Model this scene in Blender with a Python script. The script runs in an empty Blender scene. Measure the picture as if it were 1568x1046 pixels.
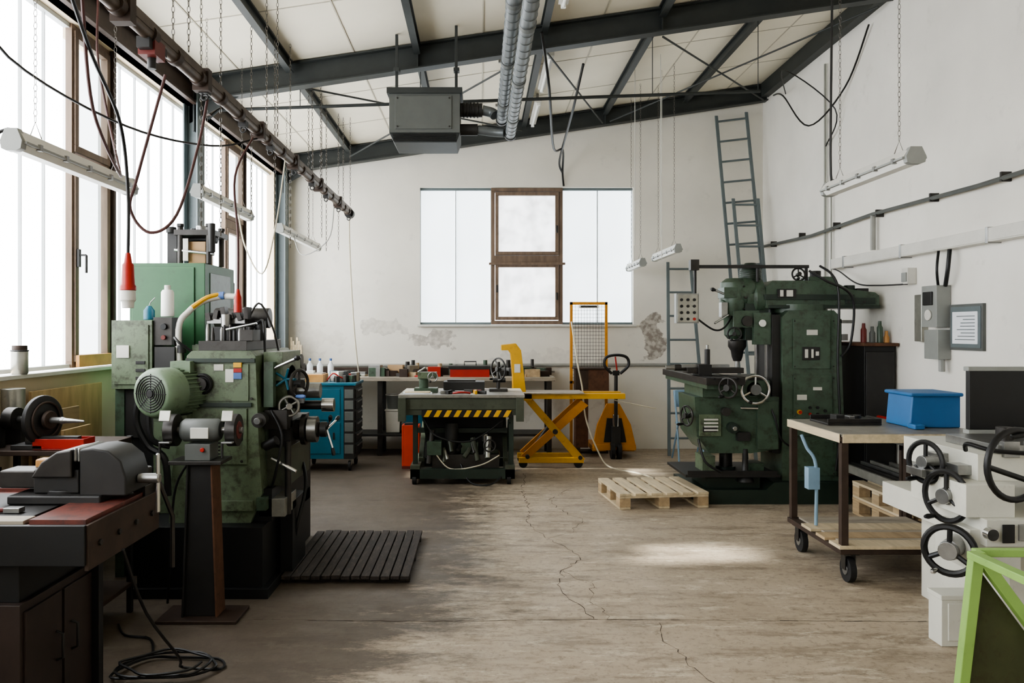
import bpy, bmesh, math, random
from mathutils import Vector as V, Matrix
random.seed(7)
R=random.uniform
def s2l(c):
    return tuple(((x/255)/12.92 if x/255<=.04045 else ((x/255+.055)/1.055)**2.4) for x in c)
# ---------------------------------------------------------------- materials
def mat(name,c,rough=.5,metal=0.,var=.25,scale=6.,bump=.0,dirt=0.,dcol=(40,32,24),stretch=None):
    m=bpy.data.materials.new(name); m.use_nodes=True
    nt=m.node_tree; N=nt.nodes; L=nt.links
    b=N['Principled BSDF']; c=s2l(c)
    b.inputs['Roughness'].default_value=rough; b.inputs['Metallic'].default_value=metal
    tc=N.new('ShaderNodeTexCoord'); mp=N.new('ShaderNodeMapping')
    L.new(tc.outputs['Object'],mp.inputs[0])
    if stretch: mp.inputs['Scale'].default_value=stretch
    n=N.new('ShaderNodeTexNoise'); n.inputs['Scale'].default_value=scale; n.inputs['Detail'].default_value=6; n.inputs['Roughness'].default_value=.6
    L.new(mp.outputs[0],n.inputs['Vector'])
    r=N.new('ShaderNodeValToRGB'); L.new(n.outputs[0],r.inputs[0])
    r.color_ramp.elements[0].position=.3; r.color_ramp.elements[1].position=.7
    r.color_ramp.elements[0].color=(*[x*(1-var) for x in c],1); r.color_ramp.elements[1].color=(*[min(1,x*(1+var)) for x in c],1)
    out=r.outputs[0]
    if dirt>0:
        n2=N.new('ShaderNodeTexNoise'); n2.inputs['Scale'].default_value=scale*2.3; n2.inputs['Detail'].default_value=9; n2.inputs['Roughness'].default_value=.75
        L.new(mp.outputs[0],n2.inputs['Vector'])
        r2=N.new('ShaderNodeValToRGB'); L.new(n2.outputs[0],r2.inputs[0])
        r2.color_ramp.elements[0].position=.66-.27*dirt; r2.color_ramp.elements[0].color=(0,0,0,1)
        r2.color_ramp.elements[1].position=.76-.2*dirt; r2.color_ramp.elements[1].color=(dirt,)*3+(1,)
        mx=N.new('ShaderNodeMix'); mx.data_type='RGBA'
        L.new(r2.outputs[0],mx.inputs[0]); L.new(out,mx.inputs[6]); mx.inputs[7].default_value=(*s2l(dcol),1)
        out=mx.outputs[2]
    L.new(out,b.inputs['Base Color'])
    if bump>0:
        bp=N.new('ShaderNodeBump'); bp.inputs['Strength'].default_value=bump; bp.inputs['Distance'].default_value=.01
        L.new(n.outputs[0],bp.inputs['Height']); L.new(bp.outputs[0],b.inputs['Normal'])
    return m
M={}
def D(k,*a,**kw): M[k]=mat(k,*a,**kw)
D('green',(98,111,88),.42,dirt=.65,var=.2)
D('green_cab',(44,88,54),.45,dirt=.35,var=.12)
D('green_dk',(68,86,70),.36,dirt=.6,var=.2)
D('green_dk2',(36,49,41),.42,dirt=.4,var=.2)
D('green_motor',(108,126,102),.4,dirt=.45,var=.15)
D('greytop',(136,133,125),.45,.3,dirt=.4)
D('olivegrey',(68,73,60),.45,dirt=.5,var=.2)
D('black',(18,18,19),.45,var=.3)
D('dark',(34,33,32),.5,dirt=.3,var=.3)
D('darkbase',(17,18,19),.5,dirt=.3,var=.3,dcol=(44,40,36))
D('steel',(150,150,148),.3,.85,dirt=.3)
D('chrome',(200,200,198),.18,.95,var=.05)
D('iron',(66,64,62),.42,.7,dirt=.4)
D('rust',(94,64,46),.7,.2,dirt=.5,scale=12)
D('ironbrown',(62,49,41),.6,.3,dirt=.4,scale=10)
D('beamgrey',(48,52,51),.55,var=.15,dirt=.1)
D('bluegrey',(100,110,112),.5,var=.1,dirt=.2)
D('woodbrown',(116,98,83),.6,dirt=.3,stretch=(1,1,.15),scale=20)
D('woodlight',(172,150,118),.65,dirt=.3,stretch=(1,.12,1),scale=18)
D('woodpale',(196,180,150),.65,dirt=.3,stretch=(1,.12,1),scale=18)
D('woodtop',(158,149,134),.6,dirt=.5,stretch=(.2,1,1),scale=14)
D('wooddark',(46,39,35),.8,dirt=.6,var=.4,dcol=(84,74,64),stretch=(1,.2,1),scale=16,bump=.5)
D('plywood',(196,168,124),.6,dirt=.2,stretch=(1,1,.2),scale=12)
D('orangewood',(186,136,78),.5,dirt=.1)
D('yellow',(210,160,38),.42,dirt=.35,var=.1)
D('orange',(196,132,42),.45,dirt=.3,var=.1)
D('red',(160,36,28),.4,dirt=.2,var=.1)
D('orangered',(196,62,34),.4,dirt=.2,var=.1)
D('darkred',(100,34,28),.5,dirt=.4,var=.1)
D('redbench',(98,48,38),.55,dirt=.7,dcol=(40,30,28))
D('blue',(46,104,158),.45,dirt=.1,var=.08)
D('tealblue',(30,92,112),.4,dirt=.25,var=.1)
D('paleblue',(128,156,176),.45,dirt=.2,var=.1)
D('white',(232,232,226),.45,var=.04)
D('offwhite',(206,204,196),.5,dirt=.15,var=.06)
D('cream',(208,207,196),.42,dirt=.25,var=.05)
D('greyplastic',(142,144,140),.45,var=.08,dirt=.1)
D('ductgrey',(108,113,115),.4,.5,var=.1,scale=10)
D('heater',(90,93,90),.5,dirt=.2,var=.1)
D('lime',(138,174,94),.45,dirt=.3,var=.08)
D('olive',(66,70,44),.6,dirt=.6,dcol=(56,38,26),scale=5)
D('rubber',(26,25,25),.75,var=.2)
D('cardboard',(166,136,100),.75,var=.1)
D('cable_red',(72,40,36),.55,var=.2)
D('rope',(204,196,174),.7,var=.1)
D('pipegrey',(146,146,140),.5,var=.1)
D('railrust',(92,80,70),.5,.4,dirt=.4,scale=14)
D('chainmetal',(110,106,100),.35,.8)
D('paper',(226,230,234),.6,var=.03)
D('bluefolder',(80,108,160),.5,var=.05)
D('brownpaint',(46,35,30),.55,dirt=.4,dcol=(24,18,16))
D('seam',(176,180,180),.5,var=.05)
D('ceilseam',(184,178,162),.6,var=.1)
D('tin',(164,163,154),.3,.6,dirt=.3)

# walls
def plaster(name,c,spots=None,streak=False):
    m=mat(name,c,.75,var=.06,scale=1.3,bump=.15); nt=m.node_tree; N=nt.nodes; L=nt.links
    b=N['Principled BSDF']; base=b.inputs['Base Color'].links[0].from_socket
    tc=N.new('ShaderNodeTexCoord')
    n=N.new('ShaderNodeTexNoise'); n.inputs['Scale'].default_value=3.5; n.inputs['Detail'].default_value=10; n.inputs['Roughness'].default_value=.72
    L.new(tc.outputs['Object'],n.inputs['Vector'])
    r=N.new('ShaderNodeValToRGB'); L.new(n.outputs[0],r.inputs[0])
    r.color_ramp.elements[0].position=.6; r.color_ramp.elements[0].color=(0,0,0,1)
    r.color_ramp.elements[1].position=.7; r.color_ramp.elements[1].color=(.3,.3,.3,1)
    mx=N.new('ShaderNodeMix'); mx.data_type='RGBA'
    L.new(r.outputs[0],mx.inputs[0]); L.new(base,mx.inputs[6]); mx.inputs[7].default_value=(*s2l([x*.82 for x in c]),1)
    out=mx.outputs[2]
    if spots:
        for (sx,sz,rx,rz,st,cc) in spots:
            mp=N.new('ShaderNodeMapping'); L.new(tc.outputs['Object'],mp.inputs[0])
            mp.inputs['Location'].default_value=(-sx/rx,0,-sz/rz); mp.inputs['Scale'].default_value=(1/rx,0,1/rz)
            ln=N.new('ShaderNodeVectorMath'); ln.operation='LENGTH'; L.new(mp.outputs[0],ln.inputs[0])
            n3=N.new('ShaderNodeTexNoise'); n3.inputs['Scale'].default_value=4.5; n3.inputs['Detail'].default_value=7
            L.new(tc.outputs['Object'],n3.inputs['Vector'])
            a=N.new('ShaderNodeMath'); a.operation='MULTIPLY_ADD'; L.new(n3.outputs[0],a.inputs[0]); a.inputs[1].default_value=3.2; L.new(ln.outputs['Value'],a.inputs[2])
            mr=N.new('ShaderNodeMapRange'); L.new(a.outputs[0],mr.inputs[0]); mr.inputs[1].default_value=2.26; mr.inputs[2].default_value=2.18; mr.inputs[3].default_value=0; mr.inputs[4].default_value=st
            n4=N.new('ShaderNodeTexNoise'); n4.inputs['Scale'].default_value=16; n4.inputs['Detail'].default_value=6; L.new(tc.outputs['Object'],n4.inputs['Vector'])
            q=N.new('ShaderNodeMapRange'); L.new(n4.outputs[0],q.inputs[0]); q.inputs[1].default_value=.4; q.inputs[2].default_value=.6; q.inputs[3].default_value=.45
            mm=N.new('ShaderNodeMath'); mm.operation='MULTIPLY'; L.new(mr.outputs[0],mm.inputs[0]); L.new(q.outputs[0],mm.inputs[1])
            m2=N.new('ShaderNodeMix'); m2.data_type='RGBA'; L.new(mm.outputs[0],m2.inputs[0]); L.new(out,m2.inputs[6]); m2.inputs[7].default_value=(*s2l(cc),1)
            out=m2.outputs[2]
    L.new(out,b.inputs['Base Color'])
    return m
M['plaster_r']=plaster('plaster_right',(229,226,218))
M['plaster_l']=plaster('plaster_left',(224,206,178))
M['plaster_b']=plaster('plaster_back',(226,222,211),[(-1.35,1.62,.5,.16,.8,(188,184,174)),(-.6,1.48,.42,.17,.9,(168,162,153)),(2.3,1.45,.3,.42,.95,(140,131,122)),(-1.9,2.1,.5,.4,.35,(212,208,198)),(1.0,1.2,1.2,.2,.5,(196,191,182)),(-2.2,1.5,.4,.25,.6,(206,201,190)),(.3,.6,1.6,.25,.5,(196,189,176))])
M['ceil']=mat('ceiling_panel',(237,230,211),.6,var=.06,scale=1.)
# floor
def floor_mat():
    m=bpy.data.materials.new('concrete_floor'); m.use_nodes=True
    nt=m.node_tree; N=nt.nodes; L=nt.links; b=N['Principled BSDF']
    tc=N.new('ShaderNodeTexCoord')
    def noise(sc,det,ro,scale=(1,1,1)):
        mp=N.new('ShaderNodeMapping'); mp.inputs['Scale'].default_value=scale; L.new(tc.outputs['Object'],mp.inputs[0])
        n=N.new('ShaderNodeTexNoise'); n.inputs['Scale'].default_value=sc; n.inputs['Detail'].default_value=det; n.inputs['Roughness'].default_value=ro
        L.new(mp.outputs[0],n.inputs['Vector']); return n.outputs[0]
    def ramp(s,p0,c0,p1,c1):
        r=N.new('ShaderNodeValToRGB'); L.new(s,r.inputs[0]); e=r.color_ramp.elements
        e[0].position=p0;e[0].color=(*c0,1);e[1].position=p1;e[1].color=(*c1,1); return r.outputs[0]
    def mix(f,a,c):
        x=N.new('ShaderNodeMix'); x.data_type='RGBA'
        if isinstance(f,float): x.inputs[0].default_value=f
        else: L.new(f,x.inputs[0])
        L.new(a,x.inputs[6])
        if isinstance(c,tuple): x.inputs[7].default_value=(*c,1)
        else: L.new(c,x.inputs[7])
        return x.outputs[2]
    col=ramp(noise(1.1,8,.6),.3,s2l((154,140,121)),.7,s2l((180,166,146)))
    st=ramp(noise(2.6,14,.82,(.5,1.9,1)),.50,(0,0,0),.58,(.6,.6,.6)); col=mix(st,col,s2l((110,97,82)))
    li=ramp(noise(4.2,14,.82,(.6,1.7,1.3)),.54,(0,0,0),.59,(.6,.6,.6)); col=mix(li,col,s2l((202,191,171)))
    fine=ramp(noise(22,10,.85),.52,(0,0,0),.6,(.55,.55,.55)); col=mix(fine,col,s2l((98,87,73)))
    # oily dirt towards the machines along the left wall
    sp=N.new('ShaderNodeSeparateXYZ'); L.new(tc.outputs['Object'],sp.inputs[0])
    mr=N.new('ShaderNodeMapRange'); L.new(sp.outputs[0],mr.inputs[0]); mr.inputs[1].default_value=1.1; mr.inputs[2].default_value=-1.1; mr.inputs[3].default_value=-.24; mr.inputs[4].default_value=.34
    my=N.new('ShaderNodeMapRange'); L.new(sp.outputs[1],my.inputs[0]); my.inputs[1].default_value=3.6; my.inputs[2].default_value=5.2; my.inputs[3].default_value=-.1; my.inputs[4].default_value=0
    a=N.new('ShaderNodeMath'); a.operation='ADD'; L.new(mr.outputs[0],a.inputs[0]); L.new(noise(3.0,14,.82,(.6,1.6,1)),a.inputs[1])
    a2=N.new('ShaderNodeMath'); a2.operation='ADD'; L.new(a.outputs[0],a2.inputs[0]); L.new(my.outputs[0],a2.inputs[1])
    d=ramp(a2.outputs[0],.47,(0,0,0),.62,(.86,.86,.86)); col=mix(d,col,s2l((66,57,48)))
    L.new(col,b.inputs['Base Color'])
    rr=ramp(noise(3,6,.6),.3,(.45,)*3,.7,(.7,)*3); L.new(rr,b.inputs['Roughness'])
    bp=N.new('ShaderNodeBump'); bp.inputs['Strength'].default_value=.5; bp.inputs['Distance'].default_value=.006
    L.new(noise(14,9,.75),bp.inputs['Height']); L.new(bp.outputs[0],b.inputs['Normal'])
    return m
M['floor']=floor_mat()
M['crack']=mat('crack',(72,62,52),.9,var=.3)
def emis(name,c,s,lo=.88,sc=1.5):
    m=bpy.data.materials.new(name); m.use_nodes=True; nt=m.node_tree; N=nt.nodes; L=nt.links
    b=N['Principled BSDF']; b.inputs['Base Color'].default_value=(.8,.82,.82,1); b.inputs['Roughness'].default_value=.25
    b.inputs['Emission Strength'].default_value=s
    tc=N.new('ShaderNodeTexCoord'); n=N.new('ShaderNodeTexNoise'); n.inputs['Scale'].default_value=sc; n.inputs['Detail'].default_value=5
    L.new(tc.outputs['Object'],n.inputs['Vector'])
    r=N.new('ShaderNodeValToRGB'); L.new(n.outputs[0],r.inputs[0]); c=s2l(c)
    r.color_ramp.elements[0].position=.3; r.color_ramp.elements[1].position=.6
    r.color_ramp.elements[0].color=(*[x*lo for x in c],1); r.color_ramp.elements[1].color=(*c,1)
    L.new(r.outputs[0],b.inputs['Emission Color']); return m
M['copilit']=emis('daylit_channel_glass',(250,252,255),4.4)
M['copilit_b']=emis('daylit_channel_glass_back',(232,243,250),1.35)
M['frosted']=emis('daylit_frosted_pane',(244,246,250),1.3,.5,4.5)
def glassm():
    m=bpy.data.materials.new('window_glass'); m.use_nodes=True; nt=m.node_tree; N=nt.nodes; L=nt.links
    N.remove(N['Principled BSDF']); o=N['Material Output']
    t=N.new('ShaderNodeBsdfTransparent'); t.inputs[0].default_value=(.93,.95,.95,1); g=N.new('ShaderNodeBsdfGlossy'); g.inputs['Roughness'].default_value=.05
    mx=N.new('ShaderNodeMixShader'); mx.inputs[0].default_value=.06
    L.new(t.outputs[0],mx.inputs[1]); L.new(g.outputs[0],mx.inputs[2]); L.new(mx.outputs[0],o.inputs[0]); return m
M['glass']=glassm()

# ---------------------------------------------------------------- builder
def smooth(pts,n=6,closed=False):
    pts=[V(p) for p in pts]; out=[]; N=len(pts)
    rng=range(N if closed else N-1)
    for i in rng:
        if closed: p0,p1,p2,p3=pts[i-1],pts[i],pts[(i+1)%N],pts[(i+2)%N]
        else: p0,p1,p2,p3=pts[max(i-1,0)],pts[i],pts[i+1],pts[min(i+2,N-1)]
        for j in range(n):
            t=j/n
            out.append(.5*((2*p1)+(p2-p0)*t+(2*p0-5*p1+4*p2-p3)*t*t+(3*p1-p0-3*p2+p3)*t**3))
    if not closed: out.append(pts[-1])
    return out
def basis(ax):
    ax=V(ax).normalized(); u=ax.cross(V((0,0,1)))
    if u.length<.01: u=V((1,0,0))
    u.normalize(); return ax,u,ax.cross(u)
class B:
    def __init__(s,name,bev=0.): s.name=name; s.v=[]; s.f=[]; s.m=[]; s.mats=[]; s.bev=bev
    def mi(s,k):
        if k not in s.mats: s.mats.append(k)
        return s.mats.index(k)
    def add(s,vs,fs,k,mt=None):
        o=len(s.v); i=s.mi(k)
        if mt is not None: vs=[mt@V(p) for p in vs]
        s.v+= [tuple(p) for p in vs]; s.f+=[tuple(o+a for a in f) for f in fs]; s.m+=[i]*len(fs)
    def box(s,a,b,k,rx=0,ry=0,rz=0,piv=None):
        x0,y0,z0=a;x1,y1,z1=b
        vs=[V((x,y,z)) for x in(x0,x1) for y in (y0,y1) for z in (z0,z1)]
        fs=[(0,1,3,2),(4,6,7,5),(0,4,5,1),(2,3,7,6),(0,2,6,4),(1,5,7,3)]
        if rx or ry or rz:
            c=V(piv) if piv else (V(a)+V(b))/2
            mt=Matrix.Translation(c)@Matrix.Rotation(math.radians(rz),4,'Z')@Matrix.Rotation(math.radians(ry),4,'Y')@Matrix.Rotation(math.radians(rx),4,'X')@Matrix.Translation(-c)
            vs=[mt@p for p in vs]
        s.add(vs,fs,k); return s
    def lathe(s,p,ax,prof,k,seg=24,caps=True):
        ax,u,w=basis(ax); p=V(p); vs=[];fs=[]
        for (t,r) in prof:
            for i in range(seg):
                a=2*math.pi*i/seg; vs.append(p+ax*t+(u*math.cos(a)+w*math.sin(a))*r)
        for j in range(len(prof)-1):
            for i in range(seg):
                i2=(i+1)%seg; fs.append((j*seg+i,j*seg+i2,(j+1)*seg+i2,(j+1)*seg+i))
        if caps:
            fs.append(tuple(range(seg))[::-1]); fs.append(tuple((len(prof)-1)*seg+i for i in range(seg)))
        s.add(vs,fs,k); return s
    def cyl(s,p,q,r,k,r2=None,seg=20):
        p=V(p);q=V(q); return s.lathe(p,q-p,[(0,r),((q-p).length,r if r2 is None else r2)],k,seg)
    def tube(s,pts,r,k,seg=7,sm=0,closed=False):
        if sm: pts=smooth(pts,sm,closed)
        pts=[V(p) for p in pts]; n=len(pts); vs=[];fs=[]
        def tan(i):
            if closed: return (pts[(i+1)%n]-pts[i-1]).normalized()
            return (pts[min(i+1,n-1)]-pts[max(i-1,0)]).normalized()
        t0,u,w=basis(tan(0)); 
        for i in range(n):
            t=tan(i); u=(u-t*u.dot(t)); 
            if u.length<1e-5: u=basis(t)[1]
            u.normalize(); w=t.cross(u)
            for j in range(seg):
                a=2*math.pi*j/seg; vs.append(pts[i]+(u*math.cos(a)+w*math.sin(a))*r)
        for i in range(n if closed else n-1):
            for j in range(seg):
                j2=(j+1)%seg; i2=(i+1)%n
                fs.append((i*seg+j,i*seg+j2,i2*seg+j2,i2*seg+j))
        if not closed: fs.append(tuple(range(seg))[::-1]); fs.append(tuple((n-1)*seg+j for j in range(seg)))
        s.add(vs,fs,k); return s
    def ring(s,c,ax,Rr,r,k,n=28,seg=8,a0=0,a1=360):
        ax,u,w=basis(ax); c=V(c); full=(a1-a0)>=360
        m=n if full else n+1
        pts=[c+(u*math.cos(math.radians(a0+(a1-a0)*i/n))+w*math.sin(math.radians(a0+(a1-a0)*i/n)))*Rr for i in range(m)]
        return s.tube(pts,r,k,seg,closed=full)
    def prism(s,poly,plane,a,b,k):
        def P(u,v,t): return {'xz':(u,t,v),'yz':(t,u,v),'xy':(u,v,t)}[plane]
        n=len(poly); vs=[P(u,v,a) for u,v in poly]+[P(u,v,b) for u,v in poly]
        fs=[tuple(range(n)),tuple(range(n,2*n))[::-1]]+[(i,(i+1)%n,n+(i+1)%n,n+i) for i in range(n)]
        s.add(vs,fs,k); return s
    def wheel(s,c,ax,Rr,k,r=.012,sp=3,hub=.03,handle='black',hk=None):
        s.ring(c,ax,Rr,r,k); a,u,w=basis(ax); c=V(c)
        s.cyl(c-a*.025,c+a*.03,hub,hk or k,seg=16)
        for i in range(sp):
            t=2*math.pi*i/sp+.5; d=u*math.cos(t)+w*math.sin(t)
            s.cyl(c+d*hub*.7,c+d*Rr,r*.75,k,seg=8)
        if handle:
            d=u*math.cos(1.1)+w*math.sin(1.1); s.lathe(c+d*Rr,a,[(0,.006),(.02,.011),(.06,.014),(.08,.008)],handle,10)
        return s
    def chain(s,p,q,k='chainmetal',L=.036,w=.008,r=.0022):
        p=V(p);q=V(q); a,u,v=basis(q-p); d=(q-p).length; n=max(1,int(d/(L*.8))); 
        for i in range(n):
            c=p+a*(d*(i+.5)/n); x=u if i%2 else v
            pts=[c+a*(L/2)*math.cos(t)*1.0+x*w*math.sin(t) for t in [math.pi*2*j/7 for j in range(7)]]
            s.tube(pts,r,k,3,closed=True)
        return s
    def bolt(s,c,ax,r=.012,h=.012,k='iron'):
        a=V(ax).normalized(); return s.cyl(V(c),V(c)+a*h,r,k,seg=6)
    def move(s,dx=0,dy=0,dz=0):
        s.v=[(x+dx,y+dy,z+dz) for x,y,z in s.v]; return s
    def done(s,parent=None,rz=0):
        me=bpy.data.meshes.new(s.name)
        vs=[V(p) for p in s.v]
        lo=V([min(p[i] for p in vs) for i in range(3)]); hi=V([max(p[i] for p in vs) for i in range(3)])
        o=V(((lo.x+hi.x)/2,(lo.y+hi.y)/2,lo.z)) if s.bev>=0 else V((0,0,0))
        me.from_pydata([tuple(p-o) for p in vs],[],s.f)
        for k in s.mats: me.materials.append(M[k])
        me.polygons.foreach_set('material_index',s.m)
        bm=bmesh.new(); bm.from_mesh(me); bmesh.ops.recalc_face_normals(bm,faces=bm.faces); bm.to_mesh(me); bm.free()
        me.polygons.foreach_set('use_smooth',[True]*len(me.polygons)); me.set_sharp_from_angle(angle=math.radians(38))
        ob=bpy.data.objects.new(s.name,me); bpy.context.scene.collection.objects.link(ob); ob.location=o
        ob.rotation_euler.z=math.radians(rz)
        if s.bev>0:
            b=ob.modifiers.new('bev','BEVEL'); b.width=s.bev; b.segments=2; b.limit_method='ANGLE'; b.angle_limit=math.radians(50); b.harden_normals=True
        if parent: ob.parent=parent; ob.matrix_parent_inverse=parent.matrix_world.inverted()
        return ob
XL,XR,YB=-2.68,3.8,10.7
def cz(x): return 3.93+.15*(x+2.4)

# ---------------------------------------------------------------- room shell
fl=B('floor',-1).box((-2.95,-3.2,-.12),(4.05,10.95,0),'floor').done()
ck=B('floor_crack',-1)
def crack(pts,w):
    p=[V((a,b,0)) for a,b in pts]; q=[p[0]]
    for i in range(len(p)-1):
        n=max(2,int((p[i+1]-p[i]).length/.05))
        for j in range(1,n+1):
            t=p[i].lerp(p[i+1],j/n); q.append(t+V((R(-.022,.022),R(-.022,.022),0)) if w<.0075 else t+V((0,R(-.006,.006),0)))
    for i in range(len(q)-1):
        d=(q[i+1]-q[i]); 
        if d.length<1e-4: continue
        d.normalize(); nn=V((-d.y,d.x,0)); h=w*R(.2,1)/2
        ck.add([q[i]+nn*h+V((0,0,.0012)),q[i]-nn*h+V((0,0,.0012)),q[i+1]-nn*h+V((0,0,.0012)),q[i+1]+nn*h+V((0,0,.0012))],[(0,1,2,3)],'crack')
crack([(-1.25,4.4),(-.3,4.37),(.6,4.4),(2.6,4.36)],.009)
crack([(-1.6,7.45),(.2,7.5),(1.2,7.4)],.008)
crack([(.5,8.9),(.42,7.9),(.45,7.1),(.4,6.6),(.52,6.1),(.63,5.85),(.72,5.55),(.55,5.3),(.5,4.95),(.56,4.7),(.62,4.4)],.0068)
crack([(.52,6.1),(.72,6.3),(.88,6.7),(.72,7.0),(.66,7.5),(.9,8.0)],.006)
crack([(.98,4.35),(.93,4.15),(1.0,3.95),(1.02,3.7),(1.2,3.3)],.0055)
crack([(.55,5.3),(.7,5.0),(.66,4.7),(.72,4.4)],.005)
ck.done(fl)
SILL=1.32; WT=3.64
wl=B('wall_left',-1)
wl.box((-2.92,-3.2,0),(XL,YB,SILL),'plaster_l').box((-2.92,-3.2,WT),(XL,YB,3.88),'plaster_l')
wl.box((-2.92,10.36,SILL),(XL,YB,WT),'plaster_l').box((-2.92,-3.2,SILL),(XL,-2.4,WT),'plaster_l')
wl.done()
B('wall_right',-1).prism([(-3.2,0),(10.95,0),(10.95,4.86),(-3.2,4.86)],'yz',XR,4.02,'plaster_r').done()
wx0,wx1,wz0,wz1=-.807,2.06,1.67,3.51
wb=B('wall_back',-1)
wb.prism([(-2.92,0),(wx0,0),(wx0,cz(wx0)),(-2.92,cz(-2.92))],'xz',YB,10.95,'plaster_b')
wb.prism([(wx1,0),(XR,0),(XR,cz(XR)),(wx1,cz(wx1))],'xz',YB,10.95,'plaster_b')
wb.prism([(wx0,0),(wx1,0),(wx1,wz0),(wx0,wz0)],'xz',YB,10.95,'plaster_b')
wb.prism([(wx0,wz1),(wx1,wz1),(wx1,cz(wx1)),(wx0,cz(wx0))],'xz',YB,10.95,'plaster_b')
wb.done()
B('wall_front',-1).prism([(-2.92,0),(4.02,0),(4.02,cz(4.02)),(-2.92,cz(-2.92))],'xz',-3.2,-3.0,'plaster_b').done()
B('ceiling',-1).prism([(-2.92,cz(-2.92)),(4.02,cz(4.02)),(4.02,cz(4.02)+.15),(-2.92,cz(-2.92)+.15)],'xz',-3.2,10.95,'ceil').done()
cs=B('trim_1',-1)   # cover battens between ceiling panels
for y in [y for y in (-1.6,-.3,1,2.1,3.2,4.85,6.1,8.35,9.5)]:
    cs.prism([(-2.68,cz(-2.68)-.004),(3.8,cz(3.8)-.004),(3.8,cz(3.8)),(-2.68,cz(-2.68))],'xz',y,y+.012,'ceilseam')
for x in (-2.2,-1.15,.02,1.12,2.2,3.25):
    cs.box((x,-3,cz(x)-.004),(x+.012,10.7,cz(x)),'ceilseam')
cs.done()
B('trim_2',.004).box((XL,-3,SILL),(-2.6,10.35,SILL+.025),'offwhite').done()
e=B('trim_3',.004); e.box((XL,-3,WT),(-2.6,10.6,WT+.2),'ironbrown').box((XL,-3,WT+.0),(-2.56,10.6,WT+.025),'ironbrown').box((XL,-3,WT+.18),(-2.56,10.6,WT+.2),'ironbrown'); e.done()
# channel glass + casements along left wall
cas=[(-.95,-.4),(2.2,2.72),(5.3,5.84),(8.5,9.12)]
def casement_left(n,y0,y1):
    w=B('window_%d'%n,.003); x0,x1=-2.76,-2.715
    def fr(a,b,c,dd,k='woodbrown',t=.04,xx=(x0,x1)):
        w.box((xx[0],a,c),(xx[1],b,c+t),k); w.box((xx[0],a,dd-t),(xx[1],b,dd),k); w.box((xx[0],a,c+t),(xx[1],a+t,dd-t),k); w.box((xx[0],b-t,c+t),(xx[1],b,dd-t),k)
    fr(y0,y1,SILL+.025,WT)
    w.box((x0,y0+.04,2.70),(x1,y1-.04,2.78),'woodbrown')
    fr(y0+.02,y1-.02,1.385,2.69,'woodbrown' ,.045,(-2.75,-2.70)); fr(y0+.02,y1-.02,2.79,3.6,'woodbrown',.045,(-2.75,-2.70))
    w.box((-2.70,y0+.02,1.35),(-2.675,y1-.02,1.43),'orangewood')
    w.box((-2.735,y0+.06,1.43),(-2.73,y1-.06,2.645),'glass'); w.box((-2.735,y0+.06,2.835),(-2.73,y1-.06,3.555),'glass')
    w.box((-2.70,y0+.03,2.02),(-2.68,y0+.055,2.14),'dark').cyl((-2.68,y0+.042,2.1),(-2.64,y0+.042,2.1),.007,'dark').cyl((-2.64,y0+.042,2.1),(-2.64,y0+.042,1.98),.008,'dark')
    w.box((-2.76,y1-.005,SILL+.026),(-2.68,y1+.03,WT-.001),'ironbrown')
    w.done()
def copilit_left(n,y0,y1):
    w=B('window_%d'%n,-1); k=max(1,round((y1-y0)/.262)); st=(y1-y0)/k
    for i in range(k):
        a=y0+i*st
        w.box((-2.80,a+.003,SILL+.026),(-2.775,a+st-.003,WT-.001),'copilit')
        w.box((-2.80,a-.003,SILL+.026),(-2.755,a+.003,WT-.001),'seam')
    w.box((-2.78,y0,SILL+.026),(-2.73,y1,SILL+.05),'seam').box((-2.78,y0,WT-.03),(-2.73,y1,WT-.001),'seam')
    w.done()
n=1; edges=[-2.4]
for a,b in cas: edges+= [a,b]
edges.append(10.36)
for i in range(0,len(edges),2):
    copilit_left(n,edges[i],edges[i+1]); n+=1
for a,b in cas: casement_left(n,a,b); n+=1
# steel columns
for y in (.42,3.84,7.27,10.5):
    c=B('steel_column',.003)
    c.box((-2.679,y-.09,0),(-2.665,y+.09,cz(-2.66)-.16),'bluegrey').box((-2.56,y-.09,0),(-2.545,y+.09,cz(-2.54)-.16),'bluegrey').box((-2.665,y-.006,0),(-2.56,y+.006,cz(-2.66)-.16),'bluegrey').box((-2.679,y-.12,0),(-2.5,y+.12,.02),'bluegrey')
    c.done()
# rafters
def rafter(y):
    r=B('roof_rafter',-1); x0,x1=-2.6,3.8
    def slab(a,b,h0,h1): r.prism([(x0,cz(x0)-h0),(x1,cz(x1)-h0),(x1,cz(x1)-h1),(x0,cz(x0)-h1)],'xz',a,b,'beamgrey')
    slab(y-.06,y+.06,.235,.222); slab(y-.006,y+.006,.222,.025); slab(y-.06,y+.06,.025,.01)
    r.prism([(x0-.05,cz(x0)-.235),(x0+.4,cz(x0+.4)-.235),(x0-.05,cz(x0)-.42)],'xz',y-.006,y+.006,'beamgrey')
    r.box((x0-.0,y-.06,cz(x0)-.5),(x0+.012,y+.06,cz(x0)-.02),'beamgrey')
    for x in (-.57,1.65): r.box((x,y-.058,cz(x)-.22),(x+.01,y+.058,cz(x)-.02),'beamgrey')
    r.done()
for y in (.42,3.84,7.27,10.55): rafter(y)
for x in (-1.72,-.57,.58,1.65,2.7):
    p=B('roof_purlin',-1)
    for a,b in ((-3,.36),(.48,3.78),(3.9,7.21),(7.33,10.49)):
        p.box((x-.03,a,cz(x)-.015-.006),(x+.03,b,cz(x)-.006),'beamgrey').box((x-.005,a,cz(x)-.10),(x+.005,b,cz(x)-.02),'beamgrey').box((x-.03,a,cz(x)-.112),(x+.03,b,cz(x)-.10),'beamgrey')
    p.done()
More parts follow.
